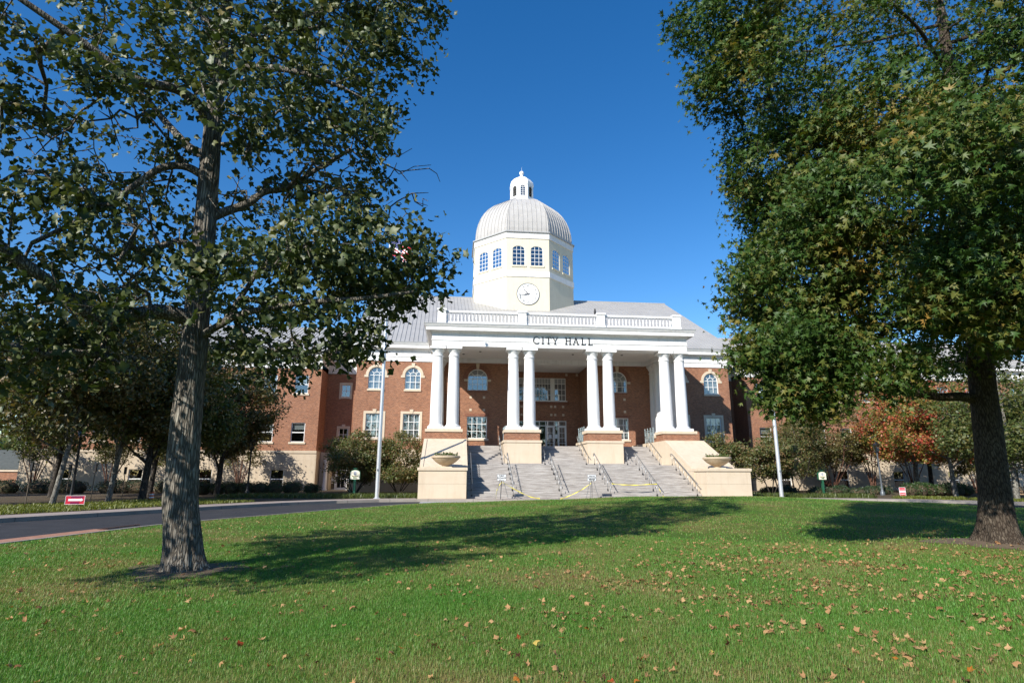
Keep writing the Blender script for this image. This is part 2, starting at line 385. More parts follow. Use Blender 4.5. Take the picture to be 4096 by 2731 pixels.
# ================================================================ TERRAIN
def pl(pts): a=np.array(pts,float); return a[:,0],a[:,1]
_ly,_lx=pl([(-80,-22.6),(-45,-22.3),(-34.8,-21.3),(-29,-20.1),(-26.8,-19.2),(-23.6,-17.5),(-18.9,-15.2),(-14.4,-12.4),(-13.2,-10),(-12.7,-6)])
_ry,_rx=pl([(-80,27),(-30,25.5),(-26,24.2),(-21,21),(-17,16.5),(-14.2,12),(-13.2,9.5),(-12.7,6)])
def lawn_l(y): return np.interp(y,_ly,_lx)
def lawn_r(y): return np.interp(y,_ry,_rx)
def hgt(x,y):
    x=np.asarray(x,float); y=np.asarray(y,float)
    d=np.minimum(np.minimum(x-lawn_l(y),lawn_r(y)-x),-12.7-y); t=np.clip(d/3.2,0,1); s=t*t*(3-2*t)
    bmp=.47*np.exp(-((x-5)/10.5)**2-((y+20)/8.5)**2)
    und=.02*np.sin(x*.9+y*.35)+.018*np.sin(y*1.1-x*.4)+.03*np.exp(-((x+14.4)**2+(y+40.3)**2)/1.2)+.10*np.exp(-((x-3.4)**2+(y+38.5)**2)/2.5)
    return -.115+s*(.115+bmp+und)
def ribbon(mb,path,w,z0,z1,zb=None,mi=0,off=0):
    """strip of width w to the right of the path, top at z; skirts down to zb"""
    prof=[(off,z0),(off+w,z1),(off+w,zb if zb is not None else z1-.3),(off,zb if zb is not None else z0-.3)]
    mb.sweep(path,prof,False,mi)
FAR=[(-34,-60),(-32,-42),(-26.6,-27.6),(-23.5,-22),(-21.7,-18.5),(-19.4,-15),(-17,-12.6),(-14.5,-11.3),(-12,-10.9),(0,-10.9),(12,-10.9),(16,-11.1),(19.5,-12),(22.3,-13.6),(24.8,-16.2),(28,-21),(31.5,-29),(36,-42),(38,-60)]
OUT=[(38,-90),(-34,-90)]
# ground: one sheet to the horizon, with the drive cut out of it
g=MB(); outer=[(-900,-900),(900,-900),(900,900),(-900,900)]; hole=FAR+OUT
tri=tessellate_polygon([[Vector((a,b_,0)) for a,b_ in outer],[Vector((a,b_,0)) for a,b_ in hole]])
g.add([(a,b_,0.0) for a,b_ in outer+hole],[tuple(t) for t in tri]); struct(g.build('ground',SOIL))
struct(MB().add([(-40,-95,-.13),(42,-95,-.13),(42,-8,-.13),(-40,-8,-.13)],[(0,1,2,3)]).build('road',ASPH))
k=MB(); ribbon(k,list(reversed(FAR)),.16,.035,.035,-.3); struct(k.build('kerb',CONC))
k=MB(); ribbon(k,list(reversed(FAR[:9])),1.5,.03,.045,-.2,off=.164); ribbon(k,list(reversed(FAR[10:])),1.4,.03,.04,-.2,off=.164)
struct(k.build('pavement',WALK))
k=MB()
for a,b_ in zip(FAR[1:-2],FAR[2:-1]):
    a,b_=Vector(a),Vector(b_); d=(b_-a); L=d.length; d.normalize(); nn=Vector((-d.y,d.x)); q=.7
    while q<L:
        p=a+d*q
        for o0,o1,z in ((-.004,.168,.0385),(.17,1.55,.049)):
            c=[p+nn*o0-d*.012,p+nn*o0+d*.012,p+nn*o1+d*.012,p+nn*o1-d*.012]; k.add([(v.x,v.y,z if o0>0 else z) for v in c],[(0,1,2,3)])
            if o0<0: k.add([(c[0].x,c[0].y,z),(c[1].x,c[1].y,z),(c[1].x,c[1].y,-.13),(c[0].x,c[0].y,-.13)],[(0,1,2,3)])
        q+=3.05
struct(k.build('pavement_joints',mat('dark joint',(.11,.10,.09),.95),None,norm=False))  # thin dark strips laid across kerb and pavement as joints
k=MB().box(-12.1,12.1,-10.735,-9.2,-.25,.031); struct(k.build('path',WALK))
k=MB().box(-11.8,11.8,-12.69,-10.91,-.2,-.122); struct(k.build('paved_crossing',PAVER))
# lawn island
ys=np.concatenate([np.arange(-80,-46,2),np.arange(-46,-12.65,.35),[-12.7]]); nx=110
V=[];
for y in ys:
    xs=np.linspace(lawn_l(y),lawn_r(y),nx); V+=list(zip(xs,[y]*nx,hgt(xs,np.full(nx,y))))
F=[(j*nx+i,j*nx+i+1,(j+1)*nx+i+1,(j+1)*nx+i) for j in range(len(ys)-1) for i in range(nx-1)]
lawn=MB(); lawn.v=V; lawn.f=F; lawn.m=[0]*len(F); struct(lawn.build('lawn',LAWN,None,True))
edge=[(float(lawn_l(y)),float(y)) for y in (-60,-45,-34.8,-31,-29,-26.8,-23.6,-21,-18.9,-16.5,-14.4,-13.4)]
k=MB(); ribbon(k,edge,.13,-.095,-.095,-.2,off=-.13); struct(k.build('path_edging',CONC))
k=MB(); ribbon(k,edge[:5],.02,-.09,-.09,-.2,off=-.75); ribbon(k,edge[:4],.6,-.085,-.1,-.2,off=-.735); struct(k.build('brick_path',BRKS))

# ================================================================ CITY HALL
YW=7.25; YR=11.5; ZP=4.26; CAP=12.92
hall=thing('city_hall','red brick city hall with white columned portico, clock tower and grey dome','building')
def T0(y=0): return Matrix.Translation((0,y,0))
WT=T0(YW)
NW=[0]
def window(T,cx,z0,z1,a,cols,rows,arch=False,blind=0.,fw=.075,sill=True,surround=None,key=True,rise=None,deep=.14,mname='window',sash=False,par=None):
    """frame + muntins; pane, blind, sill, surround as sub-parts. arch: z1 is the crown"""
    par=par or hall
    if arch:
        rs=a if rise is None else rise; sp=z1-rs
        co=archc(cx,a,z0,sp,rs); ci=archc(cx,a,z0,sp,rs,grow=-fw)
    else:
        co=rect(cx-a,cx+a,z0,z1); ci=rect(cx-a+fw,cx+a-fw,z0+fw,z1-fw)
    f=MB(T); f.ring(co,ci,deep-.06,deep+.06)
    mw=.026; y0,y1=deep-.03,deep+.03
    top=(z1-rs) if arch and rise is None else z1-fw
    if arch and rise is None:
        for i in range(1,cols): x=cx-a+2*a*i/cols; f.box(x-mw,x+mw,y0,y1,z0+fw,sp)
        zr=[z0+fw+(sp-z0-fw)*i/(rows) for i in range(1,rows+1)]
        for z in zr: f.box(cx-a+fw,cx+a-fw,y0-.004,y1+.004,z-mw,z+mw)
        ri=a*.45; n_=14
        arc=[(cx+ri*math.cos(math.pi*i/n_),sp+ri*math.sin(math.pi*i/n_)) for i in range(n_+1)]
        arc2=[(cx+(ri-.05)*math.cos(math.pi*i/n_),sp+(ri-.05)*math.sin(math.pi*i/n_)) for i in range(n_,-1,-1)]
        f.ext(arc+arc2,y0,y1,'xz')
        for q in ((45,90,135) if cols==4 else (38,90,142)):
            t=R(q); d=(math.cos(t),math.sin(t)); p=(-d[1]*mw,d[0]*mw); r0=ri if q!=90 or cols!=4 else .03; r1=a-fw*.6
            f.ext([(cx+d[0]*r0-p[0],sp+d[1]*r0-p[1]),(cx+d[0]*r1-p[0],sp+d[1]*r1-p[1]),(cx+d[0]*r1+p[0],sp+d[1]*r1+p[1]),(cx+d[0]*r0+p[0],sp+d[1]*r0+p[1])],y0+.002,y1-.002,'xz')
    elif sash:
        zm=(z0+z1)/2; f.box(cx-a+fw,cx+a-fw,y0-.01,y1+.01,zm-.05,zm+.05)
    else:
        for i in range(1,cols):
            x=cx-a+2*a*i/cols; zt=z1-fw
            if arch: u=min(.999,abs(x-cx)/(a-fw)); zt=sp+(rs-fw)*math.sqrt(1-u*u)
            f.box(x-mw,x+mw,y0,y1,z0+fw,zt)
        hh=(z1-z0) if not arch else (z1-z0)
        for i in range(1,rows): z=z0+hh*i/rows; f.box(cx-a+fw,cx+a-fw,y0-.004,y1+.004,z-mw,z+mw)
    w=f.build(mname,FRAME,par)
    p=MB(T); tri=tessellate_polygon([[Vector((x,z,0)) for x,z in ci]]); p.add([(x,deep,z) for x,z in ci],[tuple(t) for t in tri]); p.build('pane',GLASS,w)
    rm=MB(T); rm.add([(x,deep+.9,z) for x,z in rect(cx-a-.25,cx+a+.25,z0-.2,z1+.2)],[(0,1,2,3)]); rm.build('room_backing',ROOM,w)
    if blind>0:
        zb=z1-(z1-z0)*blind; bl=MB(T); bl.box(cx-a+.02,cx+a-.02,deep+.16,deep+.17,zb,z1+.05); bl.build('blind',BLIND,w)
    if sill: MB(T).box(cx-a-(.16 if surround is None else .06),cx+a+(.16 if surround is None else .06),-.09,deep,z0-.2,z0-.002).build('sill',LIME,w)
    if surround:
        sm=MB(T); q=surround
        if arch:
            o2=[(cx+(a+q)*math.cos(math.pi*i/20),sp+(a+q)*math.sin(math.pi*i/20)) for i in range(21)]
            i2=[(cx+(a+.004)*math.cos(math.pi*i/20),sp+(a+.004)*math.sin(math.pi*i/20)) for i in range(20,-1,-1)]
            sm.ext(o2+i2,-.055,.03,'xz')
            for sx in (-1,1): sm.box(*sorted((cx+sx*(a+.004),cx+sx*(a+q+.13))),-.06,.03,sp-.24,sp-.002)
        else:
            sm.box(cx-a-q,cx-a-.003,-.05,.03,z0-.25,z1); sm.box(cx+a+.003,cx+a+q,-.05,.03,z0-.25,z1); sm.box(cx-a-q,cx+a+q,-.052,.03,z1+.003,z1+q)
        if key:
            zt=z1+(q if not arch else q)
            sm.ext([(cx-.12,z1+.01),(cx+.12,z1+.01),(cx+.19,zt+.2),(cx-.19,zt+.2)],-.1,.02,'xz')
        sm.build('surround',LIME,w)
    return w

# --- main block walls with openings
ARX=[-17.6,-13.95,-7.36,7.36,13.95,17.6]
def holes_main(lo,hi):
    hs=[]
    for x in ARX:
        if lo<x<hi:
            big=abs(x)<9; a=1.03 if big else .8
            hs.append(archc(x,a,10.07,12.3-a)); hs.append(rect(x-(1.02 if big else .83),x+(1.02 if big else .83),5.2,7.42 if big else 7.6))
    return hs
w=MB(WT)
for lo,hi in ((-19.6,-4.2),(4.2,19.6)): w.panel(rect(lo,hi,4.06,12.95),holes_main(lo,hi),.3)
w.T=None
for sx in (-1,1):
    w.add([(sx*19.6,YW,4.06),(sx*19.6,46,4.06),(sx*19.6,46,14.8),(sx*19.6,30,26.4),(sx*19.6,YW,14.9)],[(0,1,2,3,4)])
    w.add([(sx*4.2,YW,ZP-.2),(sx*4.2,YR,ZP-.2),(sx*4.2,YR,13),(sx*4.2,YW,13)],[(0,1,2,3)])
w.add([(-19.6,46,0),(19.6,46,0),(19.6,46,14.9),(-19.6,46,14.9)],[(0,1,2,3)])
w.T=T0(YR); w.panel(rect(-4.2,4.2,ZP-.2,13.0),[rect(-2.65,2.65,9.66,12.19),rect(-2.65,2.65,ZP-.1,7.45)],.25)
w.build('wall',BRICK,hall,norm=False)
for sx in (-1,1):
    m=MB(); m.box(*sorted((sx*11.2,sx*19.68)),YW-.08,YW+.3,0,4.059); m.box(*sorted((sx*11.2,sx*19.72)),YW-.14,YW+.1,3.85,4.1); m.box(*sorted((sx*19.3,sx*19.68)),YW+.3,46,0,4.05)
    m.build('basement_wall',BEIGE,hall)
for x in ARX:
    big=abs(x)<9; a=1.03 if big else .8
    b1=.62 if big else .96
    wi=window(WT,x,10.07,12.3,a,4 if big else 3,2,True,b1,sill=not big,surround=None if big else .27)
    if big:
        z=MB(WT); z.ext([(x-.13,12.31),(x+.13,12.31),(x+.19,12.86),(x-.19,12.86)],-.08,.02,'xz')
        z.build('keystone',LIME,wi)
        for sx in (-1,1): MB(WT).box(*sorted((x+sx*1.04,x+sx*1.38)),-.05,.03,11.0,11.22).build('impost_stone',LIME,wi)
        vz=MB(WT); o2=[(x+1.5*math.cos(math.pi*i/20),11.27+1.5*math.sin(math.pi*i/20)) for i in range(21)]
        i2=[(x+1.05*math.cos(math.pi*i/20),11.27+1.05*math.sin(math.pi*i/20)) for i in range(20,-1,-1)]
        vz.ext(o2+i2,-.018,.03,'xz'); vz.build('brick_arch',BRICK2,wi)
        MB(WT).box(x-1.02,x+1.02,-.03,.1,9.9,10.065).build('sill',BRICK2,wi)
    wl_=window(WT,x,5.2,7.42 if big else 7.6,1.02 if big else .83,4 if big else 3,3,False,(0 if x<0 else .9) if big else .9,sill=True,surround=None if big else .24)
    if big:
        MB(WT).box(x-1.25,x+1.25,-.015,.02,7.43,7.68).build('lintel',BRICK2,wl_)
        for dx in (-.68,.68):
            for zz in (9.36,8.08): MB(WT).box(x+dx-.12,x+dx+.12,-.03,.02,zz-.12,zz+.12).build('stone_inset',LIME,hall)
RT=T0(YR)
for x0,x1,c_ in ((-2.65,-1.35,3),(-.985,.985,6),(1.35,2.65,3)): window(RT,(x0+x1)/2,9.66,12.19,(x1-x0)/2,c_,4,blind=.26,sill=False,fw=.06)
m=MB(RT); m.box(-1.35,-.985,.04,.2,9.66,12.19); m.box(.985,1.35,.04,.2,9.66,12.19); m.box(-2.8,2.8,-.05,.12,9.56,9.655); m.build('window_mullion',FRAME,hall)
MB(RT).box(-3.0,3.0,-.02,.03,9.2,9.55).build('brick_band',BRICK2,hall)
for sx in (-1,1):
    for xx in (.98,1.42,2.32):
        for zz in (9.0,8.1): MB(RT).box(sx*xx-.12,sx*xx+.12,-.03,.02,zz-.12,zz+.12).build('stone_inset',LIME,hall)
    for xx in (2.75,3.95): MB(RT).box(sx*xx-.12,sx*xx+.12,-.03,.02,12.45,12.72).build('stone_inset',LIME,hall)
# --- entrance screen
m=MB(RT)
m.box(-2.65,2.65,.06,.2,6.86,6.95); m.box(-2.65,2.65,.06,.2,7.37,7.45)
for x in (-2.62,-1.7,-1.3,-.35,.35,1.3,1.7,2.62): m.box(x-.035,x+.035,.05,.21,ZP,7.44)
scr=m.build('door_frame',FRAME,hall)
MB(RT).add([(-2.65,.13,6.95),(2.65,.13,6.95),(2.65,.13,7.37),(-2.65,.13,7.37)],[(0,1,2,3)]).build('pane',GLASS,scr)
MB(RT).box(-2.65,2.65,2.2,2.3,ZP,7.6).build('room_backing',ROOM,scr)
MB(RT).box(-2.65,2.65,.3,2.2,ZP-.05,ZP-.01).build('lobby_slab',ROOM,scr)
for x0,x1 in ((-1.7,-1.3),(-.35,.35),(1.3,1.7)): MB(RT).add([(x0,.13,ZP),(x1,.13,ZP),(x1,.13,6.86),(x0,.13,6.86)],[(0,1,2,3)]).build('pane',GLASS,scr)
for x0,x1 in ((-2.585,-1.735),(-1.265,-.385),(.385,1.265),(1.735,2.585)):
    d=MB(RT); d.ring(rect(x0,x1,ZP+.01,6.85),rect(x0+.13,x1-.13,ZP+.22,6.72),.09,.17)
    xm=(x0+x1)/2; d.box(xm-.02,xm+.02,.1,.16,ZP+.22,6.72)
    for i in range(1,4): z=ZP+.22+(6.72-ZP-.22)*i/4; d.box(x0+.13,x1-.13,.102,.158,z-.022,z+.022)
    do=d.build('door',FRAME,hall)
    MB(RT).add([(x0+.13,.13,ZP+.22),(x1-.13,.13,ZP+.22),(x1-.13,.13,6.72),(x0+.13,.13,6.72)],[(0,1,2,3)]).build('pane',GLASS,do)
    MB(RT).box(x0+.05,x1-.05,.02,.05,5.12,5.16).box(x0+.05,x1-.05,.02,.05,4.85,4.89).build('push_bar',BLACK,do)
for xn in (.85,1.5): MB(RT).box(xn-.14,xn+.14,.105,.112,5.55,5.95).build('paper_notice',PAPER,scr)

# --- entablature, eaves, ceilings
PROF=[(0,CAP),(0,13.42),(.05,13.42),(.06,13.50),(.015,13.53),(.015,14.08),(.1,14.1),(.2,14.24),(.54,14.26),(.54,14.58),(.6,14.6),(.72,14.8),(-.35,14.8),(-.35,CAP)]
ent=MB().sweep([(-11.82,YW),(-11.82,-.72),(11.82,-.72),(11.82,YW)],PROF); ent.build('entablature',WHITE,hall)
GUT=[(-.2,14.802),(.74,14.802),(.74,14.87),(-.2,14.9)]
MB().sweep([(-11.82,YW),(-11.82,-.72),(11.82,-.72),(11.82,YW)],GUT).build('metal_coping',FLASH,hall)
PROF2=[(0,CAP-.03)]+PROF[1:-1]+[(-.35,CAP-.03)]
LPATH=[(-53.2,46),(-53.2,12.6),(-24.2,12.6),(-24.2,15.8),(-19.6,15.8),(-19.6,YW),(-11.3,YW)]
RPATH=[(11.3,YW),(19.6,YW),(19.6,15.8),(24.2,15.8),(24.2,12.6),(62,12.6),(62,46)]
for pth in (LPATH,RPATH):
    MB().sweep(pth,PROF2).build('cornice',WHITE,hall); MB().sweep(pth,GUT).build('gutter',FLASH,hall)
m=MB(); m.box(-11.79,11.79,-.7,.72,CAP+.006,13.6); m.box(-11.79,-10.35,.72,YW-.02,CAP+.006,13.6); m.box(10.35,11.79,.72,YW-.02,CAP+.006,13.6); m.box(-10.35,10.35,6.75,YW-.002,CAP-.02,13.6)
m.build('portico_beam',WHITE,hall)
m=MB(); m.box(-10.36,10.36,.71,6.76,13.3,13.45); m.box(-4.2,4.2,YW-.05,YR+.1,12.84,13.0); cl=m.build('porch_ceiling',CEIL,hall)
for x,y in ((-7.3,3.2),(-5.0,2.0),(.0,2.0),(1.9,3.6),(6.8,3.4),(8.6,1.8),(-8.9,4.6)): MB().lathe([(.10,13.25),(.12,13.302)],x,y,14).build('downlight',BLACK,cl)
MB().box(-11.7,11.7,-.6,YW+1.2,14.72,14.86).build('portico_roof',FLASH,hall)

# --- balustrade
for x in (-11.03,-3.64,3.76,11.06):
    b_=MB(); b_.box(x-.36,x+.36,-.72+.05,-.72+.77,14.88,16.24); b_.box(x-.43,x+.43,-.74,.12,16.24,16.42); b_.box(x-.41,x+.41,-.73,.1,14.88,15.2)
    b_.ring(rect(x-.26,x+.26,15.3,16.14),rect(x-.225,x+.225,15.335,16.105),-.69,-.66); b_.build('balustrade_post',WHITE,hall)
BP=[(.075,15.28),(.075,15.36),(.045,15.4),(.05,15.46),(.085,15.6),(.075,15.72),(.04,15.92),(.038,16.02),(.07,16.06),(.07,16.12)]
bal_me=None
for x0,x1 in ((-10.67,-4.0),(-3.28,3.4),(4.12,10.7)):
    MB().box(x0,x1,-.43,-.17,15.1,15.28).box(x0,x1,-.46,-.14,16.12,16.3).box(x0,x1,-.38,-.22,14.9,15.1).build('balustrade_rail',WHITE,hall)
    for i in range(20):
        x=x0+(x1-x0)*(i+.5)/20
        if bal_me is None: o=MB().lathe(BP,0,-.3,10).build('baluster',WHITE,hall,True); bal_me=o.data; o.location=(x,0,0)
        else: o=link('baluster',bal_me,hall); o.location=(x,0,0)

# --- columns
cp=[(.62,5.76),(.66,5.80),(.66,5.86),(.60,5.9),(.545,5.97),(.535,6.05),(.535,7.2),(.525,8.4),(.505,9.6),(.475,10.8),(.45,11.9),(.45,12.02),(.5,12.04),(.515,12.09),(.5,12.14),(.455,12.16),(.455,12.38),(.49,12.41),(.5,12.46),(.57,12.55),(.62,12.64),(.63,12.7)]
m=MB(); m.lathe(cp,0,0,40); m.box(-.71,.71,-.71,.71,5.523,5.76); m.box(-.7,.7,-.7,.7,12.7,12.9)
m.add(*(lambda q:(q,[(0,1,2)]))([(0,0,12.8),(.01,0,12.8),(0,.01,12.8)]))
col=None
spots=[(sx*c_+q*.733,0) for sx,c_ in ((-1,10.534),(-1,3.67),(1,3.67),(1,10.534)) for q in (-1,1)]+[(sx*11.27,y) for sx in (-1,1) for y in (1.47,5.65,7.1)]
for x,y in spots:
    if col is None: col=m.build('column',WHITE,hall,'angle'); o=col
    else: o=link('column',col.data,hall)
    o.location=(x,y,0)
# --- pedestals and piers
def pier(cx,hw,y0,y1,back=None):
    b_=MB(); b_.box(cx-hw,cx+hw,y0+.03,y1,4.6,5.27); b_.build('pedestal',BRICK,hall)
    MB().box(cx-hw-.1,cx+hw+.1,y0-.07,y1+.08,5.27,5.522).build('pedestal_cap',LIME,hall)
for cx in (-3.67,3.67):
    pier(cx,1.52,-.98,.95)
    m=MB(); m.box(cx-1.62,cx+1.62,-1.03,3.4,2.2,4.4); m.box(cx-1.70,cx+1.70,-1.09,3.5,4.4,4.6); m.box(cx-1.625,cx+1.625,-1.034,3.38,3.44,3.46)
    m.build('stair_pier',LIME,hall)
for sx in (-1,1):
    pier(sx*10.534,1.52,-.98,.95); pier(sx*11.27,.8,.951,8.0)
    xi,xo=sorted((sx*8.62,sx*12.1)); 
    m=MB(); m.ext([(-2.4,4.52),(-8.1,2.0),(-8.1,0),(YW+.4,0),(YW+.4,4.598),(-2.4,4.598)],xi,xo,'yz')
    for xx in (xi,xo-.2): m.ext([(-2.42,4.57),(-7.6,2.27),(-7.6,2.05),(-2.4,4.4)],xx-.03,xx+.23,'yz')
    m.build('cheek_wall',LIME,hall)
    m=MB(); m.box(xi+.06,xo-.1,-10.3,-7.2,0,1.95); m.box(xi-.025,xo-.035,-10.38,-7.12,1.95,2.15)
    m.build('cheek_block',LIME,hall)
    m=MB(); m.box(xi+.055,xo-.095,-10.304,-7.2,1.035,1.05); m.box(xi+.055,xo-.095,-10.304,-7.2,.05,.065); m.build('wall_joint',mat('joint%d'%sx,(.3,.25,.18),.9),hall)
# --- steps
st=MB(); NR=15; zt=2.46; y0=-9.6; run=.345
for i in range(NR): st.box(-8.64,8.64,y0+run*i,y0+run*i+run+ (0 if i<NR-1 else 4.3),.0+(0 if i==0 else zt*(i)/NR-.02),zt*(i+1)/NR)
NU=11; yu=-1.2; ru=.32
for i in range(NU):
    st.box(-8.63,8.63,yu+ru*i,yu+ru*i+ru+(0 if i<NU-1 else 9.6),zt+(ZP-zt)*i/NU-.02 if i else 2.4,zt+(ZP-zt)*(i+1)/NU)
st.build('steps',GRAN,hall)
MB().box(-11.6,11.6,3,YR+.4,3.9,ZP-.004).build('porch_slab',GRAN,hall)

# --- CITY HALL lettering, serif capitals cut as shapes
def serif(mb,ch,x,z,h,y0,y1):
    t=.13*h; th=.055*h; sf=.05*h
    def B(a,b_,c_,d): mb.box(x+a*h,x+b_*h,y0,y1,z+c_*h,z+d*h)
    def stem(cx_,w_=.054): B(cx_-w_,cx_+w_,.0,1.0); B(cx_-.16,cx_+.16,0,.05); B(cx_-.16,cx_+.16,.95,1)
    def diag(xa,za,xb,zb,w_): mb.ext([(x+(xa-w_)*h,z+za*h),(x+(xa+w_)*h,z+za*h),(x+(xb+w_)*h,z+zb*h),(x+(xb-w_)*h,z+zb*h)],y0,y1,'xz')
    if ch=='I': stem(.16)
    if ch=='T': B(.345,.45,0,1); B(.24,.55,0,.05); B(0,.79,.94,1); B(0,.05,.8,.96); B(.74,.79,.8,.96)
    if ch=='H': stem(.16); stem(.72); B(.2,.7,.48,.54)
    if ch=='L': stem(.16); B(.1,.62,0,.06); B(.57,.62,.0,.2)
    if ch=='Y': B(.355,.46,0,.5); B(.25,.56,0,.05); diag(.39,.45,.08,1,.058); diag(.42,.45,.74,1,.035); B(-.04,.22,.95,1); B(.62,.86,.95,1)
    if ch=='A': diag(.08,0,.4,1,.035); diag(.74,0,.42,1,.06); B(.2,.6,.3,.35); B(-.04,.2,0,.05); B(.6,.88,0,.05)
    if ch=='C':
        o=[(.52+.5*math.cos(R(a)),.5+.52*math.sin(R(a))) for a in range(42,319,12)]; i_=[(.56+.42*math.cos(R(a)),.5+.45*math.sin(R(a))) for a in range(318,41,-12)]
        mb.ext([(x+a*h,z+b_*h) for a,b_ in o+i_],y0,y1,'xz'); B(.84,.89,.70,.9)
lt=MB(); hh=.645; zz=13.30
xs={'C':-2.42,'I':-1.62,'T':-1.26,'Y':-.66,'H':.50,'A':1.22,'L':1.98,'L2':2.60}
for ch,x in xs.items(): serif(lt,ch[0],x*1.02-.24,zz,hh,-.81,-.742)
MB().box(-2.75,2.95,-.74,-.73,13.25,14.02).build('name_panel',WHITE,hall)
lt.build('lettering',LETTER,hall)

# --- roofs with standing seams
rf=MB(); SL=.515
def zr(y,y0=6.5,z0=14.82): return z0+SL*(y-y0)
rf.add([(-20.3,6.5,14.86),(20.3,6.5,14.86),(21.7,30,26.96),(-21.7,30,26.96)],[(0,1,2,3)]); rf.add([(-20.3,53.5,14.86),(20.3,53.5,14.86),(21.7,30,26.96),(-21.7,30,26.96)],[(3,2,1,0)])
for s_ in np.arange(-1,1.0001,.0221):
    a=(s_*20.3,6.5,14.86); b_=(s_*21.7,30,26.96); w_=.018
    rf.add([(a[0]-w_,a[1],a[2]),(a[0]+w_,a[1],a[2]),(b_[0]+w_,b_[1],b_[2]),(b_[0]-w_,b_[1],b_[2]),(a[0]-w_,a[1],a[2]+.06),(a[0]+w_,a[1],a[2]+.06),(b_[0]+w_,b_[1],b_[2]+.06),(b_[0]-w_,b_[1],b_[2]+.06)],[(4,5,6,7),(0,3,7,4),(1,5,6,2),(0,4,5,1)])
rf.tube([(-21.75,30,26.98),(21.75,30,26.98)],.1,6)
rf.build('roof',ROOF,hall,norm=False)
for sx,x0,x1 in ((-1,-53.9,-23.5),(1,23.5,62.6)):
    rf=MB(); rf.add([(x0,11.9,14.86),(x1,11.9,14.86),(x1,24,20.4),(x0,24,20.4),(x0,37,14.86),(x1,37,14.86)],[(0,1,2,3),(3,2,5,4)])
    for x in np.arange(x0,x1,.45): rf.add([(x-.018,11.9,14.92),(x+.018,11.9,14.92),(x+.018,24,20.46),(x-.018,24,20.46),(x-.018,11.9,14.86),(x-.018,24,20.4),(x+.018,11.9,14.86),(x+.018,24,20.4)],[(0,1,2,3),(4,0,3,5),(1,6,7,2)])
    rf.add([(-24.3*-sx*-1 if False else sx*24.3,15,14.86),(sx*19,15,14.86),(sx*19,24,19),(sx*24.3,24,19)],[(0,1,2,3)])
    rf.add([(sx*23.5,11.9,14.8),(sx*23.5,37,14.8),(sx*23.5,24,20.38)],[(0,1,2)])
    rf.build('wing_roof',ROOF,hall,norm=False)
# --- wings and recesses
wingwin=[]
for sx in (-1,1):
    T=T0(12.6); m=MB(T); hs=[]; xe=53.2 if sx<0 else 62
    cxs=[26.25+3.3*i for i in range(9 if sx<0 else 11)]
    for c_ in cxs: hs.append(rect(sx*c_-.72,sx*c_+.72,5.0,7.05)); hs.append(rect(sx*c_-.72,sx*c_+.72,10.2,12.2))
    lo,hi=sorted((sx*24.2,sx*xe)); m.panel(rect(lo,hi,4.06,12.95),hs,.25)
    m.T=None; m.add([(sx*24.2,12.6,0),(sx*24.2,15.8,0),(sx*24.2,15.8,14.8),(sx*24.2,12.6,14.8)],[(0,1,2,3)])
    m.add([(sx*xe,12.6,0),(sx*xe,46,0),(sx*xe,46,14.8),(sx*xe,24,20.3),(sx*xe,12.6,14.8)],[(0,1,2,3,4)])
    m.add([(lo,40,0),(hi,40,0),(hi,40,14.8),(lo,40,14.8)],[(0,1,2,3)])
    m.T=T0(15.8); hr=[rect(sx*22.1-.5,sx*22.1+.5,5.35,6.75),rect(sx*22.1-.5,sx*22.1+.5,10.3,11.7)]
    m.panel(rect(*sorted((sx*24.2,sx*19.6)),4.06,12.95),hr,.25)
    m.build('wing_wall',BRICK,hall,norm=False)
    for i,c_ in enumerate(cxs):
        if i>6 and sx>0: pass
        window(T,sx*c_,5.0,7.05,.72,1,2,blind=(.35,.6,.2,.75,.5,.3,.65,.45,.9,.25,.55)[i],sash=True); window(T,sx*c_,10.2,12.2,.72,1,2,blind=(.55,.3,.8,.45,.0,.6,.35,.7,.5,.2,.4)[i],sash=True)
    for z0,z1 in ((5.35,6.75),(10.3,11.7)): window(T0(15.8),sx*22.1,z0,z1,.5,2,2,surround=.22,key=z0<8)
    mb=MB(T0(12.52)); hb=[]
    bx=[sx*(27.6+ .2 + 6.15*i) for i in range(4 if sx<0 else 6)]
    bx=[-28.0,-35.2,-42.0,-48.8] if sx<0 else [28.1,35.1,42.0,48.9,55.8]
    for x in bx: hb.append(rect(x-.68,x+.68,.2,2.15))
    mb.panel(rect(lo,hi,0,4.059),hb,.25); mb.T=None
    mb.box(*sorted((sx*24.12,sx*24.2)),12.53,15.85,0,4.05)
    mb.box(lo-.02,hi+.08,12.44,12.6,3.83,4.1); mb.box(*sorted((sx*24.28,sx*24.16)),12.6,15.8,3.83,4.1)
    for z in (1.0,2.1,3.1): mb.box(lo,hi,12.512,12.53,z-.006,z+.006)
    if sx<0: mb.box(-24.05,-23.0,14.2,15.79,0,4.0); mb.box(-21.2,-19.69,15.6,15.79,0,4.0); mb.box(-23.0,-21.2,15.6,15.79,2.7,4.0)
    else: mb.box(19.69,24.1,15.6,15.79,0,4.05)
    mb.build('basement_wall',BEIGE,hall,norm=False)
    for x in bx: window(T0(12.52),x,.2,2.15,.68,1,2,blind=0,sash=True,sill=False,fw=.06)
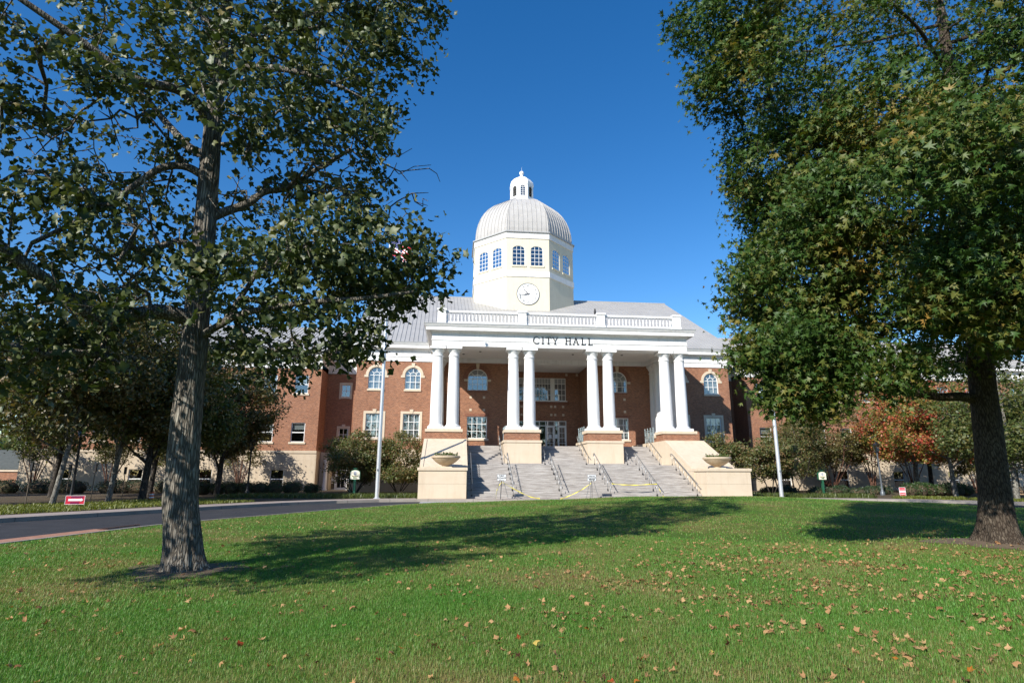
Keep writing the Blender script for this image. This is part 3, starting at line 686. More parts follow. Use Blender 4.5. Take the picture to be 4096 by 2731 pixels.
# lower entrance beside the left wing
T=T0(15.5); m=MB(T); m.ring(rect(-23.3,-20.6,0,2.4),rect(-23.2,-20.7,.05,2.32),.0,.14)
for x in (-22.6,-21.35): m.box(x-.04,x+.04,.0,.14,.05,2.32)
for z in (.75,1.4): m.box(-23.2,-22.6,.02,.12,z-.035,z+.035); m.box(-21.35,-20.7,.02,.12,z-.035,z+.035)
le=m.build('lower_entrance',FRAME,hall)
d=MB(T); d.ring(rect(-22.55,-21.4,.02,2.3),rect(-22.36,-21.59,.25,2.1),.02,.1); d.box(-22.0,-21.95,.03,.09,.25,2.1); d.box(-22.36,-21.59,.03,.09,1.15,1.2); d.build('door',FRAME,le)
MB(T).add([(-23.2,.07,.05),(-20.7,.07,.05),(-20.7,.07,2.32),(-23.2,.07,2.32)],[(0,1,2,3)]).build('pane',GLASS,le)
MB(T).box(-23.2,-20.7,.16,.2,0,2.3).build('room_backing',ROOM,le)
MB(T).box(-23.15,-22.9,.04,.05,.95,1.25).box(-22.87,-22.65,.04,.05,.95,1.25).box(-21.2,-20.95,.04,.05,.95,1.25).build('paper_notice',PAPER,le)
MB().lathe([(.27,0),(.27,.12),(.22,.2),(.2,2.9),(.26,3.0),(.26,3.2)],-23.35,13.9,20).build('entrance_column',WHITE,hall,'angle')

# --- clock tower
TC=(-.1,30.0); AP=7.17; HWF=AP*math.tan(R(22.5))
def FT(k,ap=AP): return Matrix.Translation((TC[0],TC[1],0))@Matrix.Rotation(R(45*k),4,'Z')@Matrix.Translation((0,-ap,0))
def octp(ap): return [(TC[0]+ap/math.cos(R(22.5))*math.cos(R(22.5+45*i)),TC[1]+ap/math.cos(R(22.5))*math.sin(R(22.5+45*i))) for i in range(8)]
tw=MB()
for k_ in range(8):
    tw.T=FT(k_); tw.panel(rect(-HWF,HWF,19,28.1),[],.2)
    tw.panel(rect(-HWF,HWF,28.6,33.75),[archc(u,.86,29.65,32.0,.52,12) for u in (-1.26,1.26)],.22)
tw.build('tower',STUCCO,hall,norm=False)
for k_ in range(-2,3):
    for u in (-1.26,1.26):
        wi=window(FT(k_),u,29.65,32.52,.86,3,5,True,0,sill=False,rise=.52,deep=.1,fw=.05,mname='tower_window')
        MB(FT(k_)).box(u-1.02,u+1.02,-.1,.1,29.42,29.645).build('sill',STUCCO,wi)
oc=list(reversed(octp(AP)))
MB().sweep(oc,[(-.1,28.0),(.05,28.0),(.07,28.22),(.17,28.26),(.2,28.5),(.34,28.56),(.36,28.68),(.1,28.8),(-.1,28.8)],True).build('tower_band',WHITE,hall)
MB().sweep(oc,[(-.1,33.6),(.06,33.6),(.08,33.85),(.25,33.9),(.28,34.1),(.48,34.2),(.52,34.38),(.2,34.5),(-.1,34.5)],True).build('tower_cornice',WHITE,hall)
MB().sweep(oc,[(-.3,34.46),(.42,34.46),(.42,34.52),(-.3,34.6)],True).build('tower_gutter',FLASH,hall)
MB().sweep(list(reversed(octp(AP+.0))),[(-.02,20),(.10,20.0),(.10,20.2),(-.02,20.2)],True).build('tower_base_flashing',FLASH,hall)
# flashing where tower meets the roof
dp=[(7.02,34.5),(7.05,35.3),(6.95,36.3),(6.72,37.3),(6.36,38.3),(5.85,39.25),(5.2,40.1),(4.4,40.85),(3.5,41.45),(2.6,41.88),(1.7,42.15)]
dm=MB()
for k_ in range(8):
    T=FT(k_,0); t=math.tan(R(22.5)); dm.T=T; nseg=9
    pts=[(u*r_*t,-r_,z) for r_,z in dp for u in (-1,1)]
    dm.add(pts,[(2*i,2*i+1,2*i+3,2*i+2) for i in range(len(dp)-1)])
    for q in range(1,nseg+1):
        u0=(q-.5)/nseg*2-1; xw=u0*7.02*t
        ps=[]
        for r_,z in dp:
            if abs(xw)<=r_*t-.01: ps.append((xw,-r_,z))
            else: break
        for i in range(len(ps)-1):
            a,b_=ps[i],ps[i+1]; nn=Vector((0,-(b_[2]-a[2]),-(b_[1]-a[1])))
            nn=Vector((0,-(b_[2]-a[2]),(b_[1]-a[1]))).normalized()
            if nn.y>0: nn=-nn
            nn=Vector((0,-abs(nn.y),abs(nn.z)))*.055; w_=.017
            dm.add([(a[0]-w_,a[1],a[2]),(a[0]+w_,a[1],a[2]),(b_[0]+w_,b_[1],b_[2]),(b_[0]-w_,b_[1],b_[2]),(a[0]-w_,a[1]+nn.y,a[2]+nn.z),(a[0]+w_,a[1]+nn.y,a[2]+nn.z),(b_[0]+w_,b_[1]+nn.y,b_[2]+nn.z),(b_[0]-w_,b_[1]+nn.y,b_[2]+nn.z)],[(4,5,6,7),(0,3,7,4),(1,5,6,2)])
    dm.tube([(-r_*t,-r_,z+.01) for r_,z in dp],.05,6)
dm.build('dome',DOMEM,hall,norm=False)
# lantern
LA=1.72; lh=LA*math.tan(R(22.5)); lm=MB()
for k_ in range(8):
    lm.T=FT(k_,LA); lm.panel(rect(-lh,lh,41.6,45.2),[archc(0,.38,42.95,44.3,.38,10)],.15)
lm.T=None; lo_=list(reversed(octp(LA)))
lm.sweep(lo_,[(-.05,41.7),(.12,41.7),(.14,42.3),(.2,42.35),(.18,42.55),(.0,42.62),(-.05,42.62)],True)
lm.sweep(lo_,[(-.05,44.85),(.02,44.85),(.1,45.0),(.36,45.08),(.38,45.30),(.0,45.36),(-.05,45.36)],True)
ln=lm.build('lantern',DOMEW,hall,norm=False)
for k_ in range(-2,3):
    T=FT(k_,LA); cc=archc(0,.38,42.95,44.3,.38,10)
    if k_%2==0:
        f=MB(T); f.ring(cc,archc(0,.38,42.95,44.3,.38,10,grow=-.035),.04,.12); f.box(-.03,.03,.05,.11,42.95,44.66)
        for i in range(1,5): f.box(-.33,.33,.055,.105,42.95+.35*i-.025,42.95+.35*i+.025)
        wi=f.build('window',FRAME,ln); p=MB(T); tri=tessellate_polygon([[Vector((x,z,0)) for x,z in cc]]); p.add([(x,.09,z) for x,z in cc],[tuple(t) for t in tri]); p.build('pane',GLASS,ln)
    else:
        f=MB(T); p=[(x,.13,z) for x,z in cc]; tri=tessellate_polygon([[Vector((x,z,0)) for x,z in cc]]); f.add(p,[tuple(t) for t in tri],1)
        for i in range(16):
            z=43.0+.105*i; hw=.33 if z<44.35 else math.sqrt(max(.0,.34**2-(z-44.35)**2))
            if hw>.05: f.add([(-hw,.0,z),(hw,.0,z),(hw,.1,z+.08),(-hw,.1,z+.08)],[(0,1,2,3)])
        f.build('louvre',[LOUV,LOUVB],ln,norm=False)
cm=MB()
for k_ in range(8):
    cm.T=FT(k_,0); t=math.tan(R(22.5)); pr=[(1.72,45.34),(1.68,45.62),(1.48,45.9),(1.25,46.2),(.95,46.45),(.6,46.62),(.38,46.68)]
    cm.add([(u*r_*t,-r_,z) for r_,z in pr for u in (-1,1)],[(2*i,2*i+1,2*i+3,2*i+2) for i in range(len(pr)-1)])
cm.T=None; cm.lathe([(.5,46.6),(.42,46.72),(.3,46.78),(.25,47.0),(.22,47.22)],TC[0],TC[1],20)
cm.lathe([(.36*math.sin(R(a)),47.5-.36*math.cos(R(a))) for a in range(2,180,11)],TC[0],TC[1],20); cm.tube([(TC[0],TC[1],47.8),(TC[0],TC[1],48.5)],.012,5)
cm.build('finial_cap',DOMEW,hall,'angle',norm=False)
# clock: 12 Roman numerals, hands at 10:43
T=FT(0); CZ=25.55
def disc(mb,r,y0,y1,mi=0,z=CZ): mb.ext([(r*math.cos(R(a)),z+r*math.sin(R(a))) for a in range(0,360,6)],y0,y1,'xz',mi)
cf=MB(T); disc(cf,1.5,-.05,.05); ck=cf.build('clock_face',CLOCKW,hall)
rg=MB(T); rg.ring([(1.55*math.cos(R(a)),CZ+1.55*math.sin(R(a))) for a in range(0,360,6)],[(1.49*math.cos(R(a)),CZ+1.49*math.sin(R(a))) for a in range(0,360,6)],-.09,.05); rg.build('rim',CLOCKN,ck)
nm=MB(T)
for i,s_ in enumerate(['XII','I','II','III','IV','V','VI','VII','VIII','IX','X','XI']):
    a=R(90-30*i); vs,fs=glyphs(s_); sz=.47; xw=max(v_[0] for v_ in vs)-min(v_[0] for v_ in vs); o=[]
    sq=.66
    for vx,vz,vy in vs:
        px=(vx)*sz*sq; pz=(vz-.35)*sz; rr=1.17; rot=a-R(90)
        o.append((rr*math.cos(a)+px*math.cos(rot)-pz*math.sin(rot),-.056-abs(vy)*.2,CZ+rr*math.sin(a)+px*math.sin(rot)+pz*math.cos(rot)))
    nm.add(o,fs)
for i in range(60):
    a=R(6*i); nm.ext([(1.40*math.cos(a-.006),CZ+1.40*math.sin(a-.006)),(1.46*math.cos(a-.006),CZ+1.46*math.sin(a-.006)),(1.46*math.cos(a+.006),CZ+1.46*math.sin(a+.006)),(1.40*math.cos(a+.006),CZ+1.40*math.sin(a+.006))],-.058,-.052,'xz')
nm.build('numerals',CLOCKN,ck)
def hand(L,ang,y,w_):
    a=R(90-ang); d=(math.cos(a),math.sin(a)); q=(-d[1],d[0])
    P=lambda s_,t_:(d[0]*s_+q[0]*t_,CZ+d[1]*s_+q[1]*t_)
    h_=MB(T); h_.ext([P(-.32,-.03),P(-.1,-w_*.6),P(.12,-w_),P(.4,-w_*1.2),P(.62,-.03),P(L-.26,-.025),P(L-.2,-.08),P(L-.1,-.02),P(L,0),P(L-.1,.02),P(L-.2,.08),P(L-.26,.025),P(.62,.03),P(.4,w_*1.2),P(.12,w_),P(-.1,w_*.6),P(-.32,.03)],y-.012,y,'xz')
    h_.build('clock_hand',CLOCKN,ck)
hand(1.3,258,-.11,.075); hand(.95,321,-.08,.06)
MB(T).ext([(.09*math.cos(R(a)),CZ+.09*math.sin(R(a))) for a in range(0,360,20)],-.13,-.05,'xz').build('clock_hub',CLOCKN,ck)

# ================================================================ RAILS ON THE STEPS
def handrail(x,top,bot,n,label,ends=True):
    """top/bot: (y, z of the tread); a sloping rail on n posts"""
    t=thing('handrail',label,'handrail',(x,bot[0],bot[1]),0,'handrails on the front steps')
    dy,dz=top[0]-bot[0],top[1]-bot[1]; m=MB()
    m.tube([(0,-.28,.86),(0,-.12,.9),(0,dy,dz+.9),(0,dy+.22,dz+.92),(0,dy+.3,dz+.86),(0,dy+.3,dz+.7)],.03,8); m.build('rail',STEEL,t,True)
    for i in range(n):
        f=i/(n-1); y=dy*f; z=dz*f
        MB().tube([(0,y,z-.02),(0,y,z+.89)],.019,6).build('post',STEEL,t,True)
        MB().lathe([(.04,z-.03),(.04,z+.10),(.025,z+.12)],0,y,10).build('post_sleeve',BLACK,t)
    return t
for x,lb in ((-8.3,'steel handrail along the left cheek wall, lower flight'),(-5.35,'steel handrail below the left side of the first pier'),(-1.9,'steel handrail between the two piers, lower flight, nearer the first'),(1.75,'steel handrail below the left side of the second pier'),(5.2,'steel handrail below the right side of the second pier'),(8.25,'steel handrail along the right cheek wall, lower flight')):
    handrail(x,(-4.72,zt+.0),(-9.35,.17),7,lb)
for x,lb in ((-5.5,'short upper handrail on the left side of the first pier'),(1.84,'short upper handrail on the left side of the second pier'),(8.4,'short upper handrail beside the right cheek wall'),(-1.8,'short upper handrail on the right side of the first pier'),(5.5,'short upper handrail on the right side of the second pier'),(-8.4,'short upper handrail beside the left cheek wall')):
    handrail(x,(2.0,ZP),(-1.3,zt+.08),5,lb)
def guard(x,y0,y1,z,label):
    t=thing('guard_rail',label,'guard rail',(x,y0,z),0,'guard rails at the head of the steps'); L=y1-y0
    for z0 in (.12,.98,1.14): MB().box(-.025,.025,0,L,z0-.025,z0+.025).build('rail',RAILP,t)
    n=4
    for i in range(n):
        y=L*i/(n-1); MB().box(-.03,.03,y-.03,y+.03,0,1.3).lathe([(.05,1.28),(.06,1.34),(.01,1.42)],0,y,8).build('post',RAILP,t)
    for i in range(n-1):
        a=L*i/(n-1)+.06; b_=L*(i+1)/(n-1)-.06; m=MB()
        for q in range(4): yy=a+(b_-a)*q/3; m.box(-.012,.012,yy-.012,yy+.012,.14,.97)
        m.tube([(0,a,.14),(0,b_,.97)],.015,5); m.tube([(0,a,.97),(0,b_,.14)],.015,5); m.build('lattice_panel',RAILP,t)
    return t
guard(-5.0,1.05,3.4,4.6,'grey green lattice guard rail behind the first pier')
guard(2.25,1.05,3.4,4.6,'grey green lattice guard rail behind the second pier')
guard(8.8,1.05,3.4,4.6,'grey green lattice guard rail by the right end columns')

# ================================================================ SMALL THINGS
def planter(x,label,plabel):
    t=thing('planter_bowl',label,'planter',(x,-8.85,2.15),0,'stone bowls on the cheek walls')
    MB().box(-.45,.45,-.45,.45,0,.07).build('plinth',LIME,t)
    m=MB().lathe([(.27,.07),(.25,.13),(.27,.16),(.45,.23),(.75,.42),(.93,.60),(.99,.68),(1.04,.69),(1.05,.80),(1.0,.84),(.93,.84),(.86,.75),(0.02,.74)],0,0,48,cap=False); m.build('bowl',BOWLM,t,'angle')
    pm=sprays(420,(0,0,-.06),(.84,.84,.28),.15,4); o=link('bowl_plants',pm); pm.materials.append(LIRI); o.location=(x,-8.85,2.92); tag(o,plabel,'plants',group='low plants in the stone bowls')
BOWLM=stone('sandy cast stone',(.50,.40,.27),(.56,.46,.33),(.8,.74,.66))

# ---- leaf clouds (numpy) ----
def raw_mesh(name,verts,faces):
    """faces: (n,k) array"""
    me=bpy.data.meshes.new(name); n,k=faces.shape
    me.vertices.add(len(verts)); me.vertices.foreach_set('co',np.ascontiguousarray(verts,dtype=np.float32).ravel())
    me.loops.add(n*k); me.loops.foreach_set('vertex_index',np.ascontiguousarray(faces,dtype=np.int32).ravel())
    me.polygons.add(n); me.polygons.foreach_set('loop_start',np.arange(0,n*k,k,dtype=np.int32))
    try: me.polygons.foreach_set('loop_total',np.full(n,k,dtype=np.int32))
    except Exception: pass
    me.update(calc_edges=True); return me
def unit(v): return v/np.maximum(np.linalg.norm(v,axis=-1,keepdims=True),1e-9)
def frames(nrm,spin):
    ref=np.where(np.abs(nrm[:,2:3])<.9,np.array([[0,0,1.]]),np.array([[1.,0,0]]))
    t=unit(np.cross(ref,nrm)); b_=np.cross(nrm,t); c,s_=np.cos(spin)[:,None],np.sin(spin)[:,None]
    return t*c+b_*s_,-t*s_+b_*c
def scatter(name,P,nrm,size,tmpl,tris,spin=None,bdir=None):
    n=len(P); spin=rng.uniform(0,2*np.pi,n) if spin is None else spin
    t,b_=frames(nrm,spin)
    if bdir is not None: b_=unit(bdir-nrm*(bdir*nrm).sum(1,keepdims=True)); t=np.cross(b_,nrm)
    tv=np.asarray(tmpl); k=len(tv)
    V=P[:,None,:]+size[:,None,None]*(tv[None,:,0:1]*t[:,None,:]+tv[None,:,1:2]*b_[:,None,:]+tv[None,:,2:3]*nrm[:,None,:])
    F_=(np.arange(n)*k)[:,None,None]+np.asarray(tris)[None]
    return raw_mesh(name,V.reshape(-1,3),F_.reshape(-1,len(tris[0])))
def scatter_mixed(name,P,nrm,size,leaf,bdir,g):
    tm,fc=leaf; VV=[];FF=[];off=0; sel=g.integers(0,4,len(P)); b_=unit(bdir-nrm*(bdir*nrm).sum(1,keepdims=True)); t=np.cross(b_,nrm)
    for q,(amt,tw,sx) in enumerate(((.15,.0,1.0),(.75,.35,.92),(-.55,-.3,1.05),(1.25,.5,.8))):
        tv=np.array(curl(tm,amt,tw))*np.array([sx,1,1]); k=len(tv); i=np.where(sel==q)[0]
        V=P[i][:,None,:]+size[i][:,None,None]*(tv[None,:,0:1]*t[i][:,None,:]+tv[None,:,1:2]*b_[i][:,None,:]+tv[None,:,2:3]*nrm[i][:,None,:])
        VV.append(V.reshape(-1,3)); FF.append(((np.arange(len(i))*k)[:,None,None]+np.array(fc)[None]+off).reshape(-1,3)); off+=len(i)*k
    return raw_mesh(name,np.concatenate(VV),np.concatenate(FF))
def curl(tmpl,amt,tw): return [(x*(1-.25*abs(amt)),y,z+amt*(x*x*1.3+.35*(y-.4)**2)+tw*x*(y-.4)) for x,y,z in tmpl]
def fan(out,cz=.0,droop=.0):
    o=[(0,.45,cz)]+[(x,y,-droop*abs(x)**1.5-droop*.4*(y-.4)**2) for x,y in out]; k=len(out)
    return o,[(0,i+1,(i+1)%k+1) for i in range(k)]
TUL_T,TUL_F=fan([(0,0),(.2,-.03),(.5,.12),(.42,.36),(.36,.5),(.44,.92),(.16,.82),(0,.78),(-.16,.82),(-.44,.92),(-.36,.5),(-.42,.36),(-.5,.12),(-.2,-.03)],.06,.28)
STAR=[]
for i,(L,a) in enumerate(((.58,-18),(.66,36),(.74,90),(.66,144),(.58,198))):
    STAR.append((L*math.cos(R(a)),.28+L*math.sin(R(a)))); 
    if i<4: a2=a+27; STAR.append((.23*math.cos(R(a2)),.28+.23*math.sin(R(a2))))
STAR.append((0,.02)); STAR_T,STAR_F=fan(STAR,.05,.34); STAR_T[0]=(0,.3,.06)
LEAF4_T=[(0,0,0),(.3,.45,-.08),(0,1,-.1),(-.3,.45,-.08)]; LEAF4_F=[(0,1,2,3)]
def sprays(n,c,rad,size,seed=0):
    g=np.random.default_rng(seed); P=g.uniform(-1,1,(n*2,3)); P=P[(P[:,0]**2+P[:,1]**2)<1][:n]; P[:,2]=np.abs(P[:,2]); P=P*np.array(rad)+np.array(c)
    nr=unit(g.normal(size=(len(P),3))+np.array([0,0,.4])); return scatter('sprays',P,nr,g.uniform(.7,1.4,len(P))*size,LEAF4_T,LEAF4_F)

for x,a,b_ in ((-10.2,'shallow sandy stone bowl on the left cheek block','low green plants filling the bowl left of the steps'),(10.2,'shallow sandy stone bowl on the right cheek block','low green plants filling the bowl right of the steps')): planter(x,a,b_)

# ---- trees ----
class Tree:
    """trunk and limbs given as polylines; twigs grown to leaf-cluster centres"""
    def __init__(s): s.P=[];s.par=[];s.w=[];s.fix=[];s.tubes=[]
    def stem(s,pts,rads,par=None,step=.3,hold=True):
        pts=np.asarray(pts,float); L=np.r_[0,np.cumsum(np.linalg.norm(np.diff(pts,axis=0),axis=1))]; n=max(2,int(L[-1]/step)+1)
        q=np.linspace(0,L[-1],n); X=np.stack([np.interp(q,L,pts[:,i]) for i in range(3)],1); rr=np.interp(q,L if len(rads)==len(L) else np.linspace(0,L[-1],len(rads)),rads)
        if par is None and s.P: d=np.linalg.norm(np.array(s.P)-X[0],axis=1); par=int(d.argmin())
        for i in range(n):
            s.P.append(X[i]); s.par.append(-1 if par is None else par); s.w.append(0); s.fix.append(rr[i]); par=len(s.P)-1
        s.tubes.append((X,rr))
    def grow(s,A,seg=.35,wob=.06,g=None,sag=.08):
        g=g or rng; axis=np.array(s.P[0][:2]); d0=np.linalg.norm(A[:,:2]-axis,axis=1); s.tips=[]
        for a in A[np.argsort(d0)]:
            P=np.array(s.P); d=np.linalg.norm(P-a,axis=1)
            rad=np.linalg.norm(P[:,:2]-axis,axis=1); pen=np.maximum(0,rad-np.linalg.norm(a[:2]-axis)+.1)*1.5+np.maximum(0,P[:,2]-a[2]-.3)*.5
            j=int((d+pen).argmin()); L=d[j]; k=max(1,int(L/seg)); p0=P[j]; pr=j
            for i in range(1,k+1):
                f=i/k; q=p0*(1-f)+a*f; q=q+np.array([0,0,sag*L*math.sin(math.pi*f)]) + (g.normal(size=3)*wob if i<k else 0)
                s.P.append(q); s.par.append(pr); s.w.append(0); s.fix.append(0); pr=len(s.P)-1
            s.tips.append(pr)
    def twigs(s,r0=.006,p=.45,rmax=.07):
        n=len(s.P); w=np.zeros(n)
        for t in s.tips: w[t]+=1
        for i in range(n-1,-1,-1):
            if s.par[i]>=0 and s.par[i]<i: w[s.par[i]]+=w[i]
        P=np.array(s.P); fx=np.array(s.fix); idx=np.array([i for i in range(n) if fx[i]==0]); par=np.array(s.par)[idx]
        r=np.minimum(r0*np.maximum(w,1)**p,rmax); rp=np.where(fx[par]>0,np.minimum(r[idx]*1.25,rmax),r[par])
        A,B=P[par],P[idx]; d=unit(B-A); t,b_=frames(d,np.zeros(len(idx))); k=5
        an=np.arange(k)*2*np.pi/k; ring=np.cos(an)[None,:,None]*t[:,None,:]+np.sin(an)[None,:,None]*b_[:,None,:]
        V=np.concatenate([A[:,None,:]+ring*rp[:,None,None],B[:,None,:]+ring*r[idx][:,None,None]],1).reshape(-1,3)
        f=np.array([(i,(i+1)%k,(i+1)%k+k,i+k) for i in range(k)])
        return raw_mesh('branches',V,((np.arange(len(idx))*2*k)[:,None,None]+f[None]).reshape(-1,4))
def bark_tube(mb,X,rr,seg=28,furrow=.0,flare=None,seed=0,nf=17):
    g=np.random.default_rng(seed); n=len(X); ph=g.uniform(0,6.28,6); V=[]
    for i in range(n):
        d=unit(X[min(i+1,n-1)]-X[max(i-1,0)]); t,b_=frames(d[None],np.zeros(1)); 
        for j in range(seg):
            a=2*math.pi*j/seg; z=X[i][2]
            r=rr[i]*(1+furrow*(math.sin(nf*a+2.2*math.sin(z*1.9+ph[0])+ph[1])*.6+math.sin(2.7*nf*a*.5+z*3+ph[2])*.4)+.03*math.sin(3*a+z*.8+ph[3]))
            if flare: r*=1+flare[0]*math.exp(-(z-flare[2])/flare[1])*(.75+.35*math.sin(5*a+ph[4])+.25*math.sin(3*a+ph[5]))
            V.append(tuple(X[i]+(t[0]*math.cos(a)+b_[0]*math.sin(a))*r))
    F_=[(i*seg+j,i*seg+(j+1)%seg,(i+1)*seg+(j+1)%seg,(i+1)*seg+j) for i in range(n-1) for j in range(seg)]
    F_.append(tuple((n-1)*seg+j for j in range(seg))); mb.add(V,F_)
def interp_stem(pts,rads,step):
    pts=np.asarray(pts,float); L=np.r_[0,np.cumsum(np.linalg.norm(np.diff(pts,axis=0),axis=1))]; n=int(L[-1]/step)+2; q=np.linspace(0,L[-1],n)
    # smooth the polyline with a Catmull-like pass
    X=np.stack([np.interp(q,L,pts[:,i]) for i in range(3)],1); 
    for _ in range(3): X[1:-1]=.25*X[:-2]+.5*X[1:-1]+.25*X[2:]
    rads=np.asarray(rads,float); return X,np.interp(q,np.linspace(0,L[-1],len(rads)),rads) if len(rads)!=len(L) else np.interp(q,L,rads)

def near_tree(name,label,base,trunk,tr,limbs,attract,leaf,lmat,barkm,nleaf,lsize,spread,flare,furrow,seed,hang=.35,r0=.006,bare=None):
    g=np.random.default_rng(seed); t=thing(name,label,'tree',base); bx=np.array(base)
    T=Tree(); T.stem(np.array(trunk)-bx,tr,step=.3)
    tm=MB(); X,rr=interp_stem(np.array(trunk)-bx,tr,.06 if furrow else .1); bark_tube(tm,X,rr,84,furrow,flare,seed)
    lm=MB()
    for pts,r_a,r_b in limbs:
        pts=np.array(pts)-bx; T.stem(pts,[r_a,r_b],step=.25); X,rr=interp_stem(pts,np.linspace(r_a,r_b,len(pts)),.12); bark_tube(lm,X,rr,12,.05,None,seed,5)
    tr_o=tm.build('trunk',barkm,t,True,norm=False)
    if limbs: lm.build('limbs',barkm,t,True,norm=False)
    A=attract(g)-bx; T.grow(A,.35,.07,g); tp=T.tips
    if bare is not None: T.grow(bare(g)-bx,.28,.08,g,-.03); T.tips=tp+T.tips
    me=T.twigs(r0); me.materials.append(barkm); link('branches',me,t)
    k=g.poisson(nleaf,len(A)); C=np.repeat(A,k,axis=0); n=len(C)
    off=g.normal(size=(n,3))*spread*np.array([1,1,.75]); P=C+off
    cen=A.mean(0); outw=unit(P-cen); nr=unit(g.normal(size=(n,3))*.75+outw*.5+np.array([0,0,.45]))
    bd=unit(outw*.5+g.normal(size=(n,3))*.45+np.array([0,0,-hang])); me=scatter_mixed('crown',P,nr,lsize*np.clip(g.normal(.92,.26,n),.42,1.6),leaf,bd,g); me.materials.append(lmat); link('crown',me,t)
    return t
def cloud(g,n,shells):
    """points in a union of ellipsoids (centre, radii, weight), pushed towards their surface"""
    w=np.array([s_[2] for s_ in shells],float); w/=w.sum(); out=[]
    for (c,r_,_),k in zip(shells,g.multinomial(n,w)):
        d=unit(g.normal(size=(k,3))); q=g.uniform(.25,1,(k,1))**.45; out.append(np.array(c)+d*q*np.array(r_))
    return np.concatenate(out)

# left tree: tall, sparse, broad lobed leaves
def att_left(g):
    c=np.array([-14.8,-40.3])
    S=[((-12.3,-40.3,10.6),(1.8,2.2,1.9),14),((-11.7,-40.0,12.5),(1.5,2.2,1.7),10),((-19.9,-42.4,6.6),(1.7,1.8,1.8),13),((-18.6,-45.6,4.6),(1.4,1.5,1.0),8),((-19.0,-42.2,9.0),(1.6,2.0,1.8),11),((-17.7,-46.7,5.7),(1.5,1.5,1.4),13),((-18.6,-47.6,7.6),(1.6,1.6,1.5),8),((-16.7,-41.3,3.6),(1.2,1.4,.6),7),((-13.9,-38.6,4.4),(1.2,1.0,.9),5),((-13.4,-40.2,11.8),(2.2,2.6,1.6),14),((-16.4,-40.6,11.4),(2.2,2.4,1.7),14),
       ((-12.6,-40.2,8.4),(1.9,2.0,1.0),9),((-16.9,-40.5,8.4),(1.9,2.4,1.6),9),((-15.4,-42.2,9.3),(1.5,1.2,1.4),6),((-13.4,-41.8,9.0),(1.4,1.0,1.3),6),
       ((-11.6,-40.3,5.9),(1.9,2.0,.95),14),((-13.1,-41.2,5.3),(1.5,1.6,.9),11),((-11.3,-40.6,5.4),(1.3,1.3,.6),7),((-12.3,-40.8,4.3),(1.5,1.3,.7),8),((-17.0,-41.2,6.0),(1.7,2.0,1.3),12),((-16.8,-42,4.3),(1.7,1.7,.9),8),((-15.5,-38.4,6.5),(2.0,1.4,2.2),8),
       ((-13.6,-38.4,7.8),(2.0,1.4,2.4),6),((-14.8,-40.3,14.8),(3.2,3.2,2.0),14),((-14.8,-40.3,17.6),(2.0,2.0,1.6),8),((-17.2,-39.6,13.2),(1.8,2.2,1.5),6)]
    return cloud(g,1200,S)
def att_bare(g): return cloud(g,420,[((-16.6,-41.4,4.4),(1.6,1.6,1.3),5),((-15.9,-41.0,5.6),(1.5,1.4,1.2),4),((-16.8,-40.8,7.6),(1.6,1.6,1.4),4),((-11.6,-40.2,7.8),(1.5,1.2,.8),3),((-13.2,-40.3,6.9),(1.6,1.6,1.5),3)])
LIML=[([(-14.76,-40.3,4.6),(-15.3,-40.6,4.7),(-15.7,-41.0,4.45),(-15.95,-41.18,4.27),(-16.27,-41.62,4.6),(-16.6,-42.06,4.9),(-17.1,-42.6,5.3)],.16,.08),
 ([(-14.92,-40.3,8.7),(-15.1,-40.5,9.15),(-15.35,-41.0,9.2),(-15.9,-41.5,8.95),(-16.64,-42.06,9.35),(-17.4,-42.6,9.7)],.12,.05),
 ([(-14.88,-40.3,8.1),(-15.5,-39.94,8.5),(-16.27,-39.6,9.33),(-17.0,-39.2,10.2),(-18.2,-38.8,11.0)],.10,.04),
 ([(-14.86,-40.3,7.6),(-15.3,-40.44,7.85),(-15.7,-40.6,7.67),(-16.1,-40.7,7.14),(-16.7,-40.9,6.4),(-17.5,-41,5.8)],.09,.04),
 ([(-14.82,-40.3,6.7),(-14.45,-40.17,7.0),(-14.1,-40.03,7.22),(-13.9,-39.9,7.62),(-13.44,-39.8,7.7),(-12.96,-39.6,8.3),(-12.2,-39.5,8.95)],.10,.04),
 ([(-14.94,-40.3,9.7),(-14.32,-40.6,10.1),(-13.5,-40.9,9.9),(-12.87,-41.2,9.6),(-12.0,-41.5,9.1)],.09,.035),
 ([(-14.78,-40.3,5.4),(-14.1,-39.8,5.7),(-13.3,-39.2,6.3),(-12.3,-38.6,6.9),(-11.4,-38.2,6.7)],.08,.03),
 ([(-14.74,-40.3,4.2),(-13.8,-40.7,4.65),(-12.5,-41.1,4.8),(-11.3,-41.3,4.85),(-10.5,-41.3,5.0)],.075,.03),
 ([(-14.96,-40.3,10.5),(-14.2,-40.2,11.4),(-13.1,-40.1,12.1),(-11.9,-40,13)],.08,.03),
 ([(-14.97,-40.3,11.0),(-15.8,-40.6,11.9),(-17,-41,12.6)],.08,.03)]
near_tree('tulip_tree','tall sparse tree with furrowed grey trunk and lobed leaves, left foreground','tree' and (-14.42,-40.3,0.0),
 [(-14.42,-40.3,-.1),(-14.5,-40.3,.5),(-14.62,-40.3,1.2),(-14.69,-40.3,2.4),(-14.72,-40.3,3.6),(-14.76,-40.3,4.9),(-14.81,-40.3,6.3),(-14.87,-40.3,7.7),(-14.93,-40.3,9.4),(-14.97,-40.3,11.3),(-15.0,-40.3,13.5),(-14.9,-40.3,17.5)],
 [.31,.305,.285,.262,.24,.225,.205,.19,.16,.125,.09,.03],LIML,att_left,(TUL_T,TUL_F),TULIP,BARK1,29,.132,.20,(.40,.20,-.05),.035,3,bare=att_bare)

